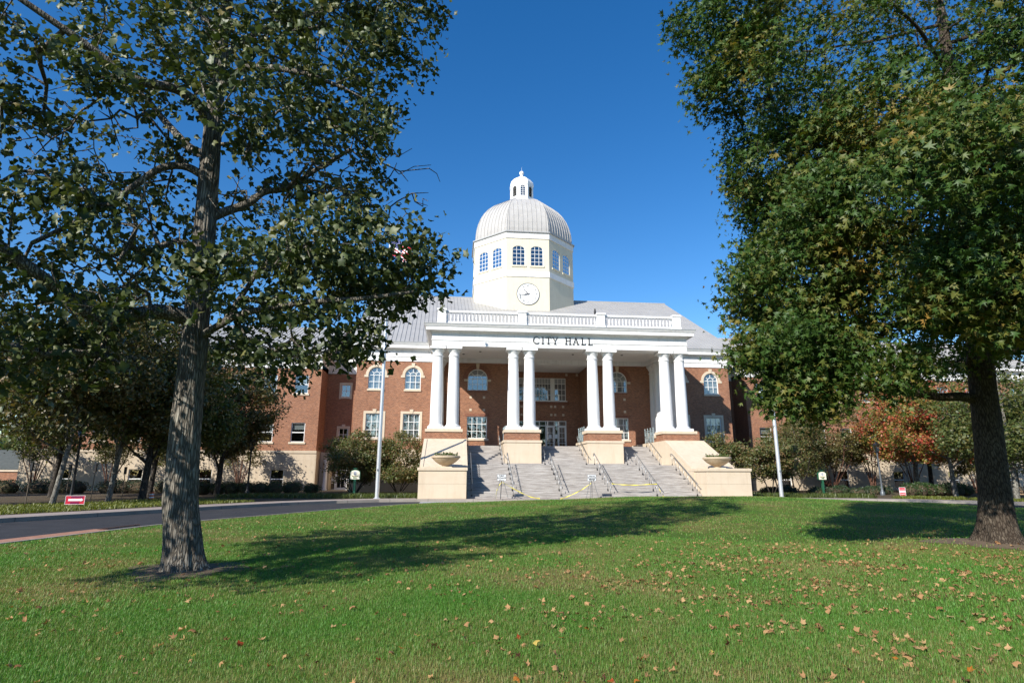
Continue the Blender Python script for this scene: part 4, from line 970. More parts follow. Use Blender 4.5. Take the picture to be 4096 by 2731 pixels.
# right tree: dense star-leaved crown
def att_right(g):
    S=[((4.0,-38.5,6.2),(5.6,5.8,2.0),22),((4.2,-38.5,9.3),(5.7,6.0,2.2),24),((4.6,-38.5,12.6),(6.9,6.4,2.4),24),((4.2,-38.5,15.8),(7.6,6.4,2.4),13),((4.4,-38.5,18.6),(5.6,5.4,1.9),6),
       ((-1.6,-39.2,4.55),(1.3,1.5,.9),4),((-.6,-40.0,3.8),(1.2,1.3,.55),4),((1.6,-41.4,5.2),(2.4,1.4,1.0),7),((.3,-42.5,5.3),(1.9,1.2,1.0),9),((-1.3,-38.8,9.5),(1.5,2.0,1.2),6),((.4,-40.6,9.9),(1.8,1.6,1.2),6),((-1.2,-43.6,6.8),(1.4,1.2,.9),5),((4.6,-42.3,5.4),(2.6,1.4,1.1),7),((6.6,-41.4,4.6),(2,1.4,.9),4),((-1.5,-39.3,7.2),(1.3,1.6,1.0),4),((-2.4,-39.8,11.4),(1.3,1.8,1.2),5),((-3.0,-39.8,13.0),(1.2,1.8,1.0),4),((-2.7,-40.0,4.4),(.9,1.0,.6),4),((-2.0,-40.0,3.5),(1.0,1.0,.5),4),((-1.7,-39.2,6.1),(1.5,1.7,1.1),9),((-1.2,-40.6,7.4),(1.4,1.2,1.0),5),((-1.2,-38.6,8.3),(1.2,1.5,.9),5),((.5,-42.6,8.0),(2.2,1.3,1.2),5),((2.6,-43.4,10.6),(2.4,1.2,1.2),5)]
    A=cloud(g,3500,S)
    keep=A[:,2]>2.9+.0*A[:,0]; A=A[keep]
    q=np.sin(A[:,0]*1.9+1.2*np.sin(A[:,2]*1.3))*np.sin(A[:,1]*1.7+.8*np.sin(A[:,0]*1.1))*np.sin(A[:,2]*2.3+np.sin(A[:,0]*.9)); A=A[q>-.22]
    # keep the trunk clear below the crown
    d=np.hypot(A[:,0]-3.6,A[:,1]+38.5); return A[~((A[:,2]<4.6)&(d<1.6)&(A[:,1]<-38.5))]
LIMR=[([(3.6,-38.5,3.5),(3.1,-38.45,3.62),(2.6,-38.3,3.6),(2.0,-38.1,3.75),(1.2,-37.9,3.85),(.2,-37.7,3.95),(-.8,-37.5,4.3)],.13,.05)]
for i in range(16):
    a=2.4*i; z=4.6+i*.72; L=4.3-.08*i; LIMR.append(([(3.65+.05*i,-38.5,z),(3.65+.05*i+.5*L*math.cos(a),-38.5+.5*L*math.sin(a),z+.5),(3.65+L*math.cos(a),-38.5+L*math.sin(a),z+1.0)],.11-.004*i,.03))
near_tree('sweetgum_tree','broad dense star-leaved tree turning orange at its edge, right foreground',(3.4,-38.5,.08),
 [(3.38,-38.5,-.1),(3.40,-38.5,.5),(3.46,-38.5,1.2),(3.56,-38.5,2.6),(3.64,-38.5,4.0),(3.86,-38.5,6.0),(4.1,-38.5,8.5),(4.3,-38.5,11.2),(4.5,-38.5,15),(4.5,-38.5,18)],
 [.38,.36,.33,.305,.285,.26,.22,.18,.12,.04],LIMR,att_right,(STAR_T,STAR_F),GUM,BARK2,56,.143,.24,(.55,.28,0.0),.02,5,hang=.6,r0=.005)

def far_tree(name,label,base,h,stems,shells,ncl,nleaf,lmat,barkm,lsize=.2,spread=.38,seed=0,group=None,up=.5):
    """a smaller tree: stems from the base into the crown, twigs, leaf-sized quads"""
    g=np.random.default_rng(seed); t=thing(name,label,'tree',base,0,group)
    T=Tree(); tm=MB()
    for k,(pts,ra,rb) in enumerate(stems):
        T.stem(pts,[ra,rb],par=None,step=.4); X,rr=interp_stem(pts,np.linspace(ra,rb,len(pts)),.25); bark_tube(tm,X,rr,9,.05,None,seed+k,3)
    tm.build('trunk',barkm,t,True,norm=False)
    A=cloud(g,ncl,shells); T.grow(A,.6,.1,g); me=T.twigs(.010,.4,.05); me.materials.append(barkm); link('branches',me,t)
    k=g.poisson(nleaf,len(A)); P=np.repeat(A,k,axis=0)+g.normal(size=(k.sum(),3))*spread*np.array([1,1,.55]); n=len(P)
    nr=unit(g.normal(size=(n,3))*.8+unit(P-A.mean(0))*.4+np.array([0,0,up])); me=scatter('crown',P,nr,lsize*g.uniform(.6,1.3,n),LEAF4_T,LEAF4_F); me.materials.append(lmat); link('crown',me,t)
    return t
def lean(h,dx,dy,bow=.0,n=5): return [(dx*f+bow*math.sin(math.pi*f),dy*f,-.1+(h+.1)*f) for f in np.linspace(0,1,n)]
def fork(z,h,dx,dy,fx=0,fy=0): return [(fx,fy,z),(fx+dx*.4,fy+dy*.4,z+(h-z)*.45),(fx+dx,fy+dy,h)]
def maple(label,x,y,h,r_,lm,bm,seed,tr=.16,zc=None,ncl=290,lx=0,nl=76,fk=None,grp='trees behind the drive'):
    zc=(zc or 3.2)-.25; hc=(h-zc)/2; st=[(lean(h*.9,lx+.2,.1,.12),tr,.03)]
    g=np.random.default_rng(seed+100)
    for i in range(6):
        a=g.uniform(0,6.28); z=zc-.4+i*.8; L=r_*g.uniform(.5,.8); st.append(([(lx*z/h,0,z),(lx*z/h+L*.5*math.cos(a),L*.5*math.sin(a),z+.7),(lx*z/h+L*math.cos(a),L*math.sin(a),z+1.5)],tr*.4,.02))
    if fk: st.append(fk)
    S=[((lx,0,zc+hc),(r_*.95,r_*.95,hc),8)]
    for i in range(6): a=g.uniform(0,6.28); S.append(((lx+r_*.62*math.cos(a),r_*.62*math.sin(a),zc+hc*g.uniform(.35,1.5)),(r_*.45,r_*.45,hc*.36),1.6))
    return far_tree('maple_tree',label,(x,y,0),h,st,S,ncl,nl,lm,bm,.24,.45,seed,grp)
# left of the steps, beyond the drive
maple('slender pale-trunked tree nearest the red arrow sign, leaning right',-31.3,-16.9,12.8,3.9,MAPD,BARK3,21,.15,3.4,lx=.8)
maple('mottled pale-trunked tree in the middle of the left grass strip',-30.7,-12.7,13.4,4.2,MAPG,BARK3,22,.17,3.2,lx=.4)
maple('dark forked tree in front of the left basement wall',-29.4,-11.4,13.0,4.2,MAPD,BARK4,23,.24,3.0,fk=([(0,0,1.9),(.55,0,3.0),(1.1,.1,5)],.11,.06))
maple('small pale-trunked tree right of the dark forked tree',-28.6,-9.6,11.5,3.4,MAPG,BARK3,24,.14,3.0)
maple('dark bushy tree rising behind the clipped hedge',-28.2,-2.5,12.2,4.1,MAPD,BARK4,25,.24,3.1,fk=([(0,0,2.0),(-.5,0,3.2),(-.9,.1,5)],.1,.05))
maple('dark tree standing between the forked tree and the hedge, near the wall',-32.5,-4.0,12.4,4.2,MAPD,BARK4,29,.2,3.0)
maple('dark tree behind the red arrow sign, close to the wing',-38.5,-5.5,13,4.6,MAPG,BARK4,30,.22,2.8)
maple('large dark tree at the far left frame edge',-38,-18,13.5,4.8,MAPD,BARK4,26,.26,2.6,ncl=190)
maple('reddish tree far back at the left end of the building',-50,-4,11,4.4,MAPD,BARK4,27,.22,2.4,ncl=150,grp='trees at the far left')
maple('green tree farthest left, near the low brick building',-58,4,12,5.0,MAPG,BARK4,28,.24,2.4,ncl=150,grp='trees at the far left')
def crepe(label,x,y,h,r_,lm,seed,zc=2.3,ncl=110,ns=7,rt=.06,bm=None,nl=52,grp='multi-stemmed shrubs by the walls',lsz=.19,name='crepe_myrtle',flat=1):
    g=np.random.default_rng(seed); st=[]
    for i in range(ns):
        a=6.28*i/ns+g.uniform(-.3,.3); L=r_*g.uniform(.35,.7); st.append(([(.12*math.cos(a),.12*math.sin(a),-.1),(L*.35*math.cos(a),L*.35*math.sin(a),zc*.6),(L*.8*math.cos(a),L*.8*math.sin(a),zc+.5),(L*1.1*math.cos(a),L*1.1*math.sin(a),zc+(h-zc)*.5)],rt,.02))
    hc=(h-zc)/2; S=[((0,0,zc+hc),(r_*.85,r_*.85,hc),6)]
    for i in range(7): a=g.uniform(0,6.28); S.append(((r_*.6*math.cos(a),r_*.6*math.sin(a),zc+hc*g.uniform(.25,1.5)),(r_*.45,r_*.45,hc*.34*flat),1.7))
    return far_tree(name,label,(x,y,0),h,st,S,ncl,nl,lm,bm or BARK5,lsz,.3,seed,grp)
for i,(x,y,h,lb) in enumerate(((-49,8.5,6.4,'crepe myrtle at the far left end of the basement wall'),(-42.5,9,6.8,'crepe myrtle by the second basement window from the left'),(-36.8,9,7.0,'crepe myrtle with orange stems right of the small pale-trunked tree'),(-30.5,9,6.5,'crepe myrtle behind the hedge near the right basement window'))):
    crepe(lb,x,y,h,2.1,CREPE,40+i,2.5,80)
crepe('wide bronzing shrub tree left of the flagpole, half covering the lower entrance',-18.3,2.0,5.4,3.5,CORN,51,.9,400,6,.05,BARK4,62,'shrub trees beside the steps',.19,'shrub_tree',.7)
crepe('bronzing shrub tree between the flagpole and the left cheek wall',-14.4,1.6,5.4,3.0,CORN,52,.9,360,6,.05,BARK4,62,'shrub trees beside the steps',.19,'shrub_tree',.7)
crepe('red-tinged shrub tree rising behind the right cheek wall',15.0,1.5,5.6,2.7,CORN,53,.9,260,6,.05,BARK4,62,'shrub trees beside the steps',.19,'shrub_tree',.7)
crepe('open bronzing shrub tree with thin dark stems beside the right flagpole',17.9,-2.4,4.9,2.8,CORN,54,1.3,250,6,.045,BARK4,62,'shrub trees beside the steps',.19,'shrub_tree',.6)
crepe('tall bronze crepe myrtle with reddish stems behind the right entrance sign',29.2,6.0,9.7,4.5,CREPE,55,2.4,440,9,.09,None,64)
crepe('green bushy tree between the right flagpole and the bronze crepe myrtle',23.6,3.5,7.4,3.1,CORN,61,1.4,260,6,.06,BARK4,62,'multi-stemmed shrubs by the walls',.15,'shrub_tree')
crepe('crepe myrtle behind the right street lamp',34.5,7,6.2,2.2,CREPE,56,2.6,80)
crepe('crepe myrtle left of the right hedge',39.5,7.5,6.4,2.2,CREPE,57,2.5,80)
crepe('small crepe myrtle behind the right hedge, near the big trunk',42.5,3,5.0,2.0,CREPE,58,1.8,70)
maple('turning red and yellow maple left of the pale trunk, behind the lamp',35.0,1.5,10.4,4.3,MAPR,BARK3,31,.2,3.2,ncl=360,lx=-.6,nl=60,grp='maples on the right')
maple('turning maple with dark trunk at the middle of the right group',38.5,4.0,10.8,4.2,MAPR,BARK4,32,.24,3.0,ncl=330,nl=60,grp='maples on the right')
maple('red-leaved maple with pale stained trunk standing in the right hedge',31.4,-6.6,9.6,3.8,MAPR,BARK3,33,.2,2.9,ncl=320,nl=60,lx=-.7,grp='maples on the right')
maple('green and yellow tree right of the big right trunk',29.0,-14.2,9.6,4.1,MAPG,BARK3,34,.2,2.6,ncl=300,nl=60,grp='maples on the right')
maple('dark green tree at the far right edge',42,-8,10.5,4.6,MAPG,BARK4,35,.24,1.2,ncl=330,nl=60,grp='maples on the right')
maple('dark green tree behind the far right bench',48,4,12,5.5,MAPG,BARK4,36,.24,1.4,ncl=230,nl=60,grp='maples on the right')

# ---- clipped hedges, shrubs, junipers ----
def blobs(name,label,cat,shells,n,m,size,group=None,seed=0,fl=.35,base=(0,0,0)):
    g=np.random.default_rng(seed); t=thing(name,label,cat,base,0,group); cm=MB()
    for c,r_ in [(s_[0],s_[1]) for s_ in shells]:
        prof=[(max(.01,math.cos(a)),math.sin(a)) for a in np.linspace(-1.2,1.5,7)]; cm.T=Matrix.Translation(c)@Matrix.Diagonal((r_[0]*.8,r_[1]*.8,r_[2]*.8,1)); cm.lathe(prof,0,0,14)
    cm.build('stems',SOIL,t,True)  # solid soil-coloured core inside the foliage, no separate stems modelled
    w=np.array([s_[1][0]*s_[1][1]+s_[1][0]*s_[1][2] for s_ in shells]); P=[];N=[]
    for (c,r_),k in zip([(s_[0],s_[1]) for s_ in shells],g.multinomial(n,w/w.sum())):
        d=unit(g.normal(size=(k,3))); d[:,2]=np.where(d[:,2]<-.35,-d[:,2],d[:,2]); rr=np.array(r_)*(1+.10*np.sin(d[:,0:1]*5+c[0]*3)+.08*np.sin(d[:,1:2]*7+d[:,2:3]*5))
        P.append(np.array(c)+d*rr*g.uniform(.82,1.06,(k,1))); N.append(d)
    P=np.concatenate(P); N=np.concatenate(N); P[:,2]=np.maximum(P[:,2],.02)
    nr=unit(N*fl+g.normal(size=P.shape)*.6+np.array([0,0,.3])); me=scatter('foliage',P,nr,size*g.uniform(.6,1.3,len(P)),LEAF4_T,LEAF4_F); me.materials.append(m); link('foliage',me,t); return t
blobs('hedge','dark clipped hedge between the big left trunk and the round shrubs','hedge',[((-31.5+1.15*i,.3,.45),(.85,.8,.62)) for i in range(7)],6500,HEDGE,.10,seed=71)
blobs('round_shrub','larger dark round shrub at the hedge end by the drive','shrub',[((-23.6,1.8,.42),(.95,.85,.62))],1900,HEDGE,.09,'round clipped shrubs',72)
blobs('round_shrub','smaller dark round shrub beside the white entrance column','shrub',[((-22.0,2.2,.36),(.75,.75,.52))],1500,HEDGE,.09,'round clipped shrubs',73)
for i,(x,w_,lb) in enumerate(((-49.5,2.2,'low dark shrub farthest left along the basement wall'),(-44.5,2.9,'wide low shrub behind the red arrow sign'),(-38.8,2.4,'low shrub behind the mottled pale trunk'),(-34.6,1.8,'low shrub by the small pale-trunked tree'))):
    blobs('low_shrub',lb,'shrub',[((x+dx,4.5,.4),(w_*.5,.9,.75)) for dx in (-w_*.45,w_*.1,w_*.5)],2600,JUN,.12,'low shrubs along the left wing',80+i)
for i,(x,y,w_,lb) in enumerate(((20.2,.5,1.7,'low dark juniper just right of the right flagpole'),(24.4,-.6,1.9,'low spreading juniper behind the green entrance sign post'),(27.6,-1.5,1.9,'low spreading juniper left of the right street lamp'))):
    blobs('juniper',lb,'shrub',[((x+dx,y+dy,.18),(w_*.6,.9,.48+.1*dx)) for dx,dy in ((-w_*.4,.3),(w_*.15,-.1),(w_*.6,.2))],2600,JUN,.13,'junipers right of the steps',90+i)
blobs('hedge','bright leafy hedge in front of the red maples on the right','hedge',[((28.2+.95*i,-5.6+.12*i,.42),(.75,.75,.62+.1*math.sin(i*1.7))) for i in range(7)],6500,HEDGE,.10,seed=75)

# ---- strappy ground cover along the kerbs (nobody could count the blades) ----
def blades_mesh(name,P,h,w_,lean_,g,seg2=False):
    n=len(P); a=g.uniform(0,2*np.pi,n); d=np.stack([np.cos(a),np.sin(a),np.zeros(n)],1); s_=np.stack([-np.sin(a),np.cos(a),np.zeros(n)],1)
    ln=g.uniform(.1,1,n)*lean_; H=h*g.uniform(.55,1.25,n); tip=P+d*(ln*H)[:,None]+np.array([0,0,1])*(H*np.sqrt(np.maximum(.1,1-ln**2*.6)))[:,None]; W=(w_*g.uniform(.7,1.3,n))[:,None]*.5
    if not seg2:
        V=np.stack([P-s_*W,P+s_*W,tip],1).reshape(-1,3); return raw_mesh(name,V,np.arange(3*n).reshape(n,3))
    mid=P+d*(ln*H*.3)[:,None]+np.array([0,0,.6])*H[:,None]
    V=np.stack([P-s_*W,P+s_*W,mid+s_*W*.8,mid-s_*W*.8,tip],1).reshape(-1,3); b0=np.arange(n)*5
    T_=np.concatenate([np.stack([b0,b0+1,b0+2],1),np.stack([b0,b0+2,b0+3],1),np.stack([b0+3,b0+2,b0+4],1)]); return raw_mesh(name,V,T_)
def strip(name,path,inner,width,dens,h,m,seed,label,w_=.035):
    g=np.random.default_rng(seed); P=[]
    for a,b_ in zip(path[:-1],path[1:]):
        a,b_=np.array(a,float),np.array(b_,float); L=np.linalg.norm(b_-a); k=int(L*width*dens); d=(b_-a)/L; nn=np.array([-d[1],d[0]])
        u=g.uniform(0,L,k); v_=inner+width*g.uniform(0,1,k)**1.1; q=a+d*u[:,None]+nn*v_[:,None]; P.append(np.c_[q,np.full(k,0.0)])
    P=np.concatenate(P); me=blades_mesh(name,P,h,w_,.95,g,True); me.materials.append(m); o=link(name,me); tag(o,label,'ground cover',kind='stuff'); return o
# path goes left to right, the bed lies beyond it
strip('ground_cover',[(-26.5,-7.5),(-21.5,-8.0),(-17,-8.6),(-12.1,-8.6)],0,4.0,110,.33,LIRI,101,'strappy green ground cover in the bed below the left flagpole')
strip('ground_cover',[(12.3,-8.3),(18,-8.6),(22.0,-10.0)],0,3.6,110,.33,LIRI,102,'strappy green ground cover in the bed below the right flagpole')
strip('grass_strip',[(-36,-42),(-29.2,-27.0),(-26.4,-21.8),(-24.2,-17.5),(-21.5,-13.6)],.2,7.0,130,.16,LIRI2,103,'bright yellow green grass strip beyond the left pavement')
strip('grass_strip',[(22.6,-10.4),(25.5,-13.6),(30,-21),(34,-30)],.5,3.4,150,.2,LIRI2,104,'bright yellow green grass strip beyond the right kerb')

# ================================================================ POLES, LAMPS, SIGNS
def flagpole(x,label):
    t=thing('flagpole',label,'flagpole',(x,-9.3,0),0,'white flagpoles flanking the steps')
    MB().lathe([(.145,-.05),(.14,3),(.125,8),(.10,14),(.065,20.3)],0,0,24).build('pole',POLE,t,'angle')
    MB().lathe([(.24,0.0),(.24,.06),(.16,.1)],0,0,24).build('base_collar',POLE,t)
    MB().lathe([(.12*math.sin(R(a)),20.45-.12*math.cos(R(a))) for a in range(2,180,16)],0,0,16).build('ball_finial',POLE,t,True)
    MB().box(-.06,-.02,-.2,-.1,1.9,2.05).box(-.05,-.03,-.12,0,1.95,2.0).build('cleat',STEEL,t)
    MB().tube([(-.07,-.13,2),(-.06,-.1,20.2)],.006,4).build('halyard',FWHITE,t)
    return t
flagpole(-14.9,'tall white flagpole left of the steps, flying a striped flag'); flagpole(14.8,'white flagpole right of the steps, its top hidden by the dense tree')
# stars and stripes hanging from the left pole
fm=MB(); NX,NY=24,26
def fp(u,v):
    return (.08+2.15*u*(1-.12*u), .25*math.sin(u*7+v*2)*u**.6+.25*u, 19.6-1.55*v-1.75*u**1.25*(.75+.25*v)+.08*math.sin(u*9))
for i in range(NX):
    for j in range(NY):
        q=[fp(i/NX,j/NY),fp((i+1)/NX,j/NY),fp((i+1)/NX,(j+1)/NY),fp(i/NX,(j+1)/NY)]
        c_=0 if (j//2)%2==0 else 1
        if i<NX*.4 and j<14: c_=2
        fm.add(q,[(0,1,2,3)],c_)
for r_ in range(9):
    for c_ in range(6 if r_%2==0 else 5):
        u=.4*(c_*2+1+(r_%2))/12; v=14/26*(r_+.7)/9.4; s_=.011
        for k_ in (-1,1): fm.add([tuple(np.array(fp(u+a*s_,v+b_*s_*1.4))+np.array([0,k_*.012,0])) for a,b_ in ((0,-1),(.9,-.2),(.55,.9),(-.55,.9),(-.9,-.2))],[(0,1,2,3,4)],1)
fo=fm.build('flag',[FRED,FWHITE,FBLUE],None,True,norm=False); fo.location=(-14.9,-9.3,0); tag(fo,'red and white striped flag with blue starred canton on the left flagpole','flag')

def lamp(x,y,label):
    t=thing('street_lamp',label,'street lamp',(x,y,0),0,'black post lamps')
    MB().lathe([(.2,0),(.2,.25),(.13,.35),(.09,.5),(.075,1),(.06,3.5),(.07,3.55),(.05,3.6)],0,0,16).build('post',BLACK if x<0 else POLE2,t,'angle')
    m=MB(); m.lathe([(.10,3.6),(.16,3.68)],0,0,6); m.lathe([(.30,4.28),(.20,4.42),(.06,4.5),(.03,4.62)],0,0,6)
    for i in range(6): a=i*math.pi/3; m.tube([(.155*math.cos(a),.155*math.sin(a),3.66),(.27*math.cos(a),.27*math.sin(a),4.3)],.014,4)
    m.build('lantern_frame',BLACK,t); MB().lathe([(.145,3.68),(.255,4.28)],0,0,6,cap=False).build('lantern_glass',GLASS,t)
POLE2=mat('grey painted post',(.10,.115,.13),.4,.2)
lamp(-30.9,-16.0,'black street lamp behind the red arrow sign'); lamp(27.5,-3.3,'grey street lamp among the junipers right of the steps'); lamp(33.6,1.0,'tall dark street lamp under the turning maples'); lamp(-26.2,-1.5,'slim black street lamp behind the hedge left of the steps')
for i,(x,y,h,lb) in enumerate(((-32.3,-17.4,2.25,'thin brown stake with dark box, leftmost in the grass strip'),(-31.2,-13.6,2.25,'thin brown stake with dark box between the two pale trunks'),(-30.3,-12.0,2.1,'thin brown stake with dark box left of the dark forked trunk'),(-31.9,-14.8,2.2,'thin brown stake with dark box beside the black street lamp'))):
    t=thing('stake_light',lb,'stake light',(x,y,0),0,'stake lights in the left grass strip'); MB().tube([(0,0,-.1),(0,0,h)],.028,6).build('stake',mat('stake%d'%i,(.10,.075,.05),.6),t); MB().box(-.06,.06,-.06,.06,h-.45,h).build('light_head',BLACK,t)

def wayfinder(x,y,dirn,label,rz=0):
    t=thing('wayfinding_sign',label,'sign',(x,y,0),rz,'cream entrance signs on green posts')
    MB().box(-.085,.085,-.02,.15,0,1.5).box(-.07,.07,0,.13,2.02,2.10).box(-.15,.15,-.06,.2,2.10,2.14).build('post',GREEN,t)
    def ct(w_,z0,zs,rise): return [(-w_,z0),(w_,z0)]+[(w_*math.cos(math.pi*i/14),zs+rise*math.sin(math.pi*i/14)) for i in range(15)]
    MB().ext(ct(.385,1.27,1.82,.2),-.03,.16,'xz').build('sign_case',GREEN,t)
    p=MB().ext(ct(.345,1.31,1.79,.19),-.045,-.03,'xz').build('sign_panel',SIGNC,t)
    e=MB(); e.ext([(-.11,1.84),(.11,1.84),(0,1.9)],-.056,-.046,'xz'); e.box(-.11,.11,-.056,-.046,1.80,1.83)
    for q in (-.075,-.025,.025,.075): e.box(q-.014,q+.014,-.056,-.046,1.66,1.80)
    e.box(-.1,.1,-.056,-.046,1.63,1.66); e.build('emblem',EMBL,p)
    x_=MB(); text(x_,'Entrance',.135,0,-.047,1.50); x_.build('lettering',GOLD,p)
    a=MB(); s_=-1 if dirn=='L' else 1; a.ext([(s_*.16,1.42),(s_*.06,1.50),(s_*.06,1.455),(-s_*.13,1.455),(-s_*.13,1.385),(s_*.06,1.385),(s_*.06,1.34)],-.056,-.046,'xz'); a.build('arrow',ARROWG,p)
wayfinder(-17.2,-4.8,'L','cream Entrance sign with arrow on green post, left of the flagpole'); wayfinder(23.5,-1.2,'R','cream Entrance sign on green post in front of the bronze crepe myrtle')

def easel(x,y,lines,arrow,label,zt_=1.66):
    t=thing('sign_easel',label,'sign',(x,y,-.0),0,'signs on tripods at the foot of the steps')
    m=MB()
    p=MB().box(-.31,.31,-.02,.0,1.25,1.69).build('sign_panel',SIGNW,t)
    b_=MB(); b_.ring(rect(-.305,.305,1.255,1.685),rect(-.29,.29,1.27,1.67),-.026,-.018); 
    n=len(lines); sz=.125 if n==2 else .088
    for i,s_ in enumerate(lines): text(b_,s_,sz,0,-.024,1.555-i*(sz*1.12),0,0,.92)
    z=1.33
    def head(s_): b_.ext([(s_*.2,z),(s_*.11,z+.05),(s_*.11,z-.05)],-.03,-.022,'xz')
    b_.box(-.16,.16,-.03,-.022,z-.015,z+.015); head(-1); 
    if arrow=='LR': head(1)
    b_.build('lettering',INK,p)
    for a,c_ in ((-.34,.0),(.36,.0),(-.04,.45)): MB().tube([(a*.25,.02+c_*.1,1.42),(a*1.3,c_,0.03)],.016,6).build('leg',STEEL,t)
    MB().tube([(-.0,-.03,1.25),(-.1,-.35,0.03)],.016,6).build('leg',BLACK,t)
easel(-6.3,-10.75,['PUBLIC','ENTRANCE'],'L','white PUBLIC ENTRANCE sign with left arrow on a tripod'); easel(.05,-10.75,['PLEASE USE','GROUND LEVEL','ENTRANCES'],'LR','white PLEASE USE GROUND LEVEL ENTRANCES sign on a tripod')
def tape(pts,label,tw=.9):
    m=MB(); P_=np.array(pts,float); L=np.r_[0,np.cumsum(np.linalg.norm(np.diff(P_,axis=0),axis=1))]; n=40; q=np.linspace(0,L[-1],n); X=np.stack([np.interp(q,L,P_[:,i]) for i in range(3)],1)
    vs=[]
    for i in range(n):
        a=.4+.9*math.sin(i*tw*.35); vs+=[(X[i][0],X[i][1]-.03*math.sin(a),X[i][2]-.022*math.cos(a)-.01),(X[i][0],X[i][1]+.03*math.sin(a),X[i][2]+.022*math.cos(a))]
    m.add(vs,[(2*i,2*i+1,2*i+3,2*i+2) for i in range(n-1)])
    o=m.build('caution_tape',TAPE,None,norm=False); tag(o,label,'tape',group='yellow tape across the steps')
tape([(-6.25,-10.72,1.2),(-6.45,-10.8,1.0),(-6.65,-10.85,.6),(-6.7,-10.9,.3),(-6.68,-10.9,.06)],'yellow tape hanging from the PUBLIC ENTRANCE tripod')
tape([(-6.2,-10.7,1.15),(-5.5,-10.5,.75),(-4.9,-10.4,.45),(-4.2,-10.5,.15),(-3.6,-10.5,.06)],'yellow tape trailing right from the PUBLIC ENTRANCE tripod')
tape([(0.0,-10.7,1.1),(-.6,-10.7,.7),(-1.2,-10.7,.4),(-1.9,-10.7,.12),(-2.2,-10.7,.05)],'yellow tape trailing left from the GROUND LEVEL tripod')
tape([(1.75,-9.5,1.06),(2.6,-9.55,.98),(3.6,-9.55,.96),(5.2,-9.5,1.04)],'yellow tape stretched between two handrails, right of the tripods')
tape([(5.2,-9.55,1.0),(5.35,-9.7,.5),(5.5,-9.75,.2),(5.7,-9.8,.06)],'yellow tape dangling from the handrail at the right')
# yard signs
t=thing('yard_sign','red yard sign with white arrow pointing right, on wire legs','sign',(-28.9,-19.0,0),R(8))
p=MB().box(-.44,.44,-.012,0,.14,.58).build('sign_panel',RED,t); MB().box(-.2,.2,-.018,-.0125,.17,.26).box(-.2,.34,-.018,-.0125,.46,.55).build('maroon_print',REDD,p)
a=MB(); a.ext([(-.3,.31),(.26,.31),(.26,.28),(.38,.365),(.26,.45),(.26,.42),(-.3,.42)],-.026,-.019,'xz'); a.ring(rect(-.44,.44,.14,.58),rect(-.425,.425,.155,.565),-.02,-.011); a.build('arrow',SIGNW,p)
for x in (-.42,.42): MB().tube([(x,.01,-.05),(x,.01,.58)],.006,4).build('wire_leg',STEEL,t)
t=thing('yard_sign','small red and white upright yard sign leaning by the right hedge','sign',(27.2,-6.0,0),R(-14))
p=MB().box(-.24,.24,-.012,0,.05,.72).build('sign_panel',RED,t); b_=MB(); b_.box(-.225,.225,-.018,-.0125,.33,.44); b_.ring(rect(-.24,.24,.05,.72),rect(-.215,.215,.075,.695),-.02,-.011); text(b_,'POLLING',.095,0,-.0135,.5); text(b_,'PLACE',.125,0,-.0135,.16); b_.build('lettering',SIGNW,p)
for x in (-.2,.2): MB().tube([(x,.01,-.05),(x,.01,.4)],.006,4).build('wire_leg',STEEL,t)
t=thing('traffic_drum','small orange drum with pale bands beside the dark forked trunk','drum',(-29.0,-11.0,0)); MB().lathe([(.15,0),(.13,.5),(.10,.53)],0,0,16).build('drum_body',ORANGE,t,'angle')
for z in (.16,.34): MB().lathe([(.152-.04*z,z),(.152-.04*(z+.09),z+.09)],0,0,16,cap=False).build('reflective_band',SIGNW,t)
# bench at the far right
t=thing('park_bench','weathered slatted wooden bench at the far right, beside a tree','bench',(29.9,-13.3,0),R(-35))
for nm,y0,y1,z0,z1 in (('seat',-.45,.05,.42,.46),('backrest',.05,.1,.48,.95)):
    m=MB()
    for i in range(16): m.box(-.95+.12*i,-.87+.12*i,y0,y1,z0,z1)
    m.box(-.97,.97,y0+.02,y1-.02,z0-.03,z0); m.build(nm,WOOD,t)
for x in (-.85,.85):
    for y in (-.4,.06): MB().box(x-.04,x+.04,y-.04,y+.04,0,.42).build('leg',WOOD,t)
# dark bird on the balustrade
g_=np.random.default_rng(1); bd=thing('perched_bird','small dark bird perched on the balustrade beside the third post','bird',(3.28,-.3,16.3))
MB().lathe([(.01,.0),(.05,.04),(.10,.16),(.115,.28),(.10,.38),(.075,.45),(.08,.52),(.075,.58),(.03,.62)],0,0,14).build('body',BIRD,bd,True); MB().ext([(-.05,.12),(.05,.12),(.03,-.14),(-.03,-.14)],.06,.1,'xz').build('tail',BIRD,bd); MB().ext([(-.02,.53),(.02,.53),(0,.50)],-.12,-.06,'xz').build('beak',BLACK,bd)
ROOF2=mottled('grey green shingles',(.07,.08,.075),(.12,.13,.12),4,.9)
# low brick building far left
t=thing('brick_building','low distant brick building past the left end of city hall','building',(-68,24,0)); MB().box(-12,9.5,0,10,-.05,1.9).build('wall',BRICK,t); MB().box(-12.2,9.7,-.15,10.2,1.9,2.15).build('coping',LIME,t); MB().ext([(-.2,2.15),(10.2,2.15),(5,4.6)],-12.2,9.7,'yz').build('roof',ROOF2,t)

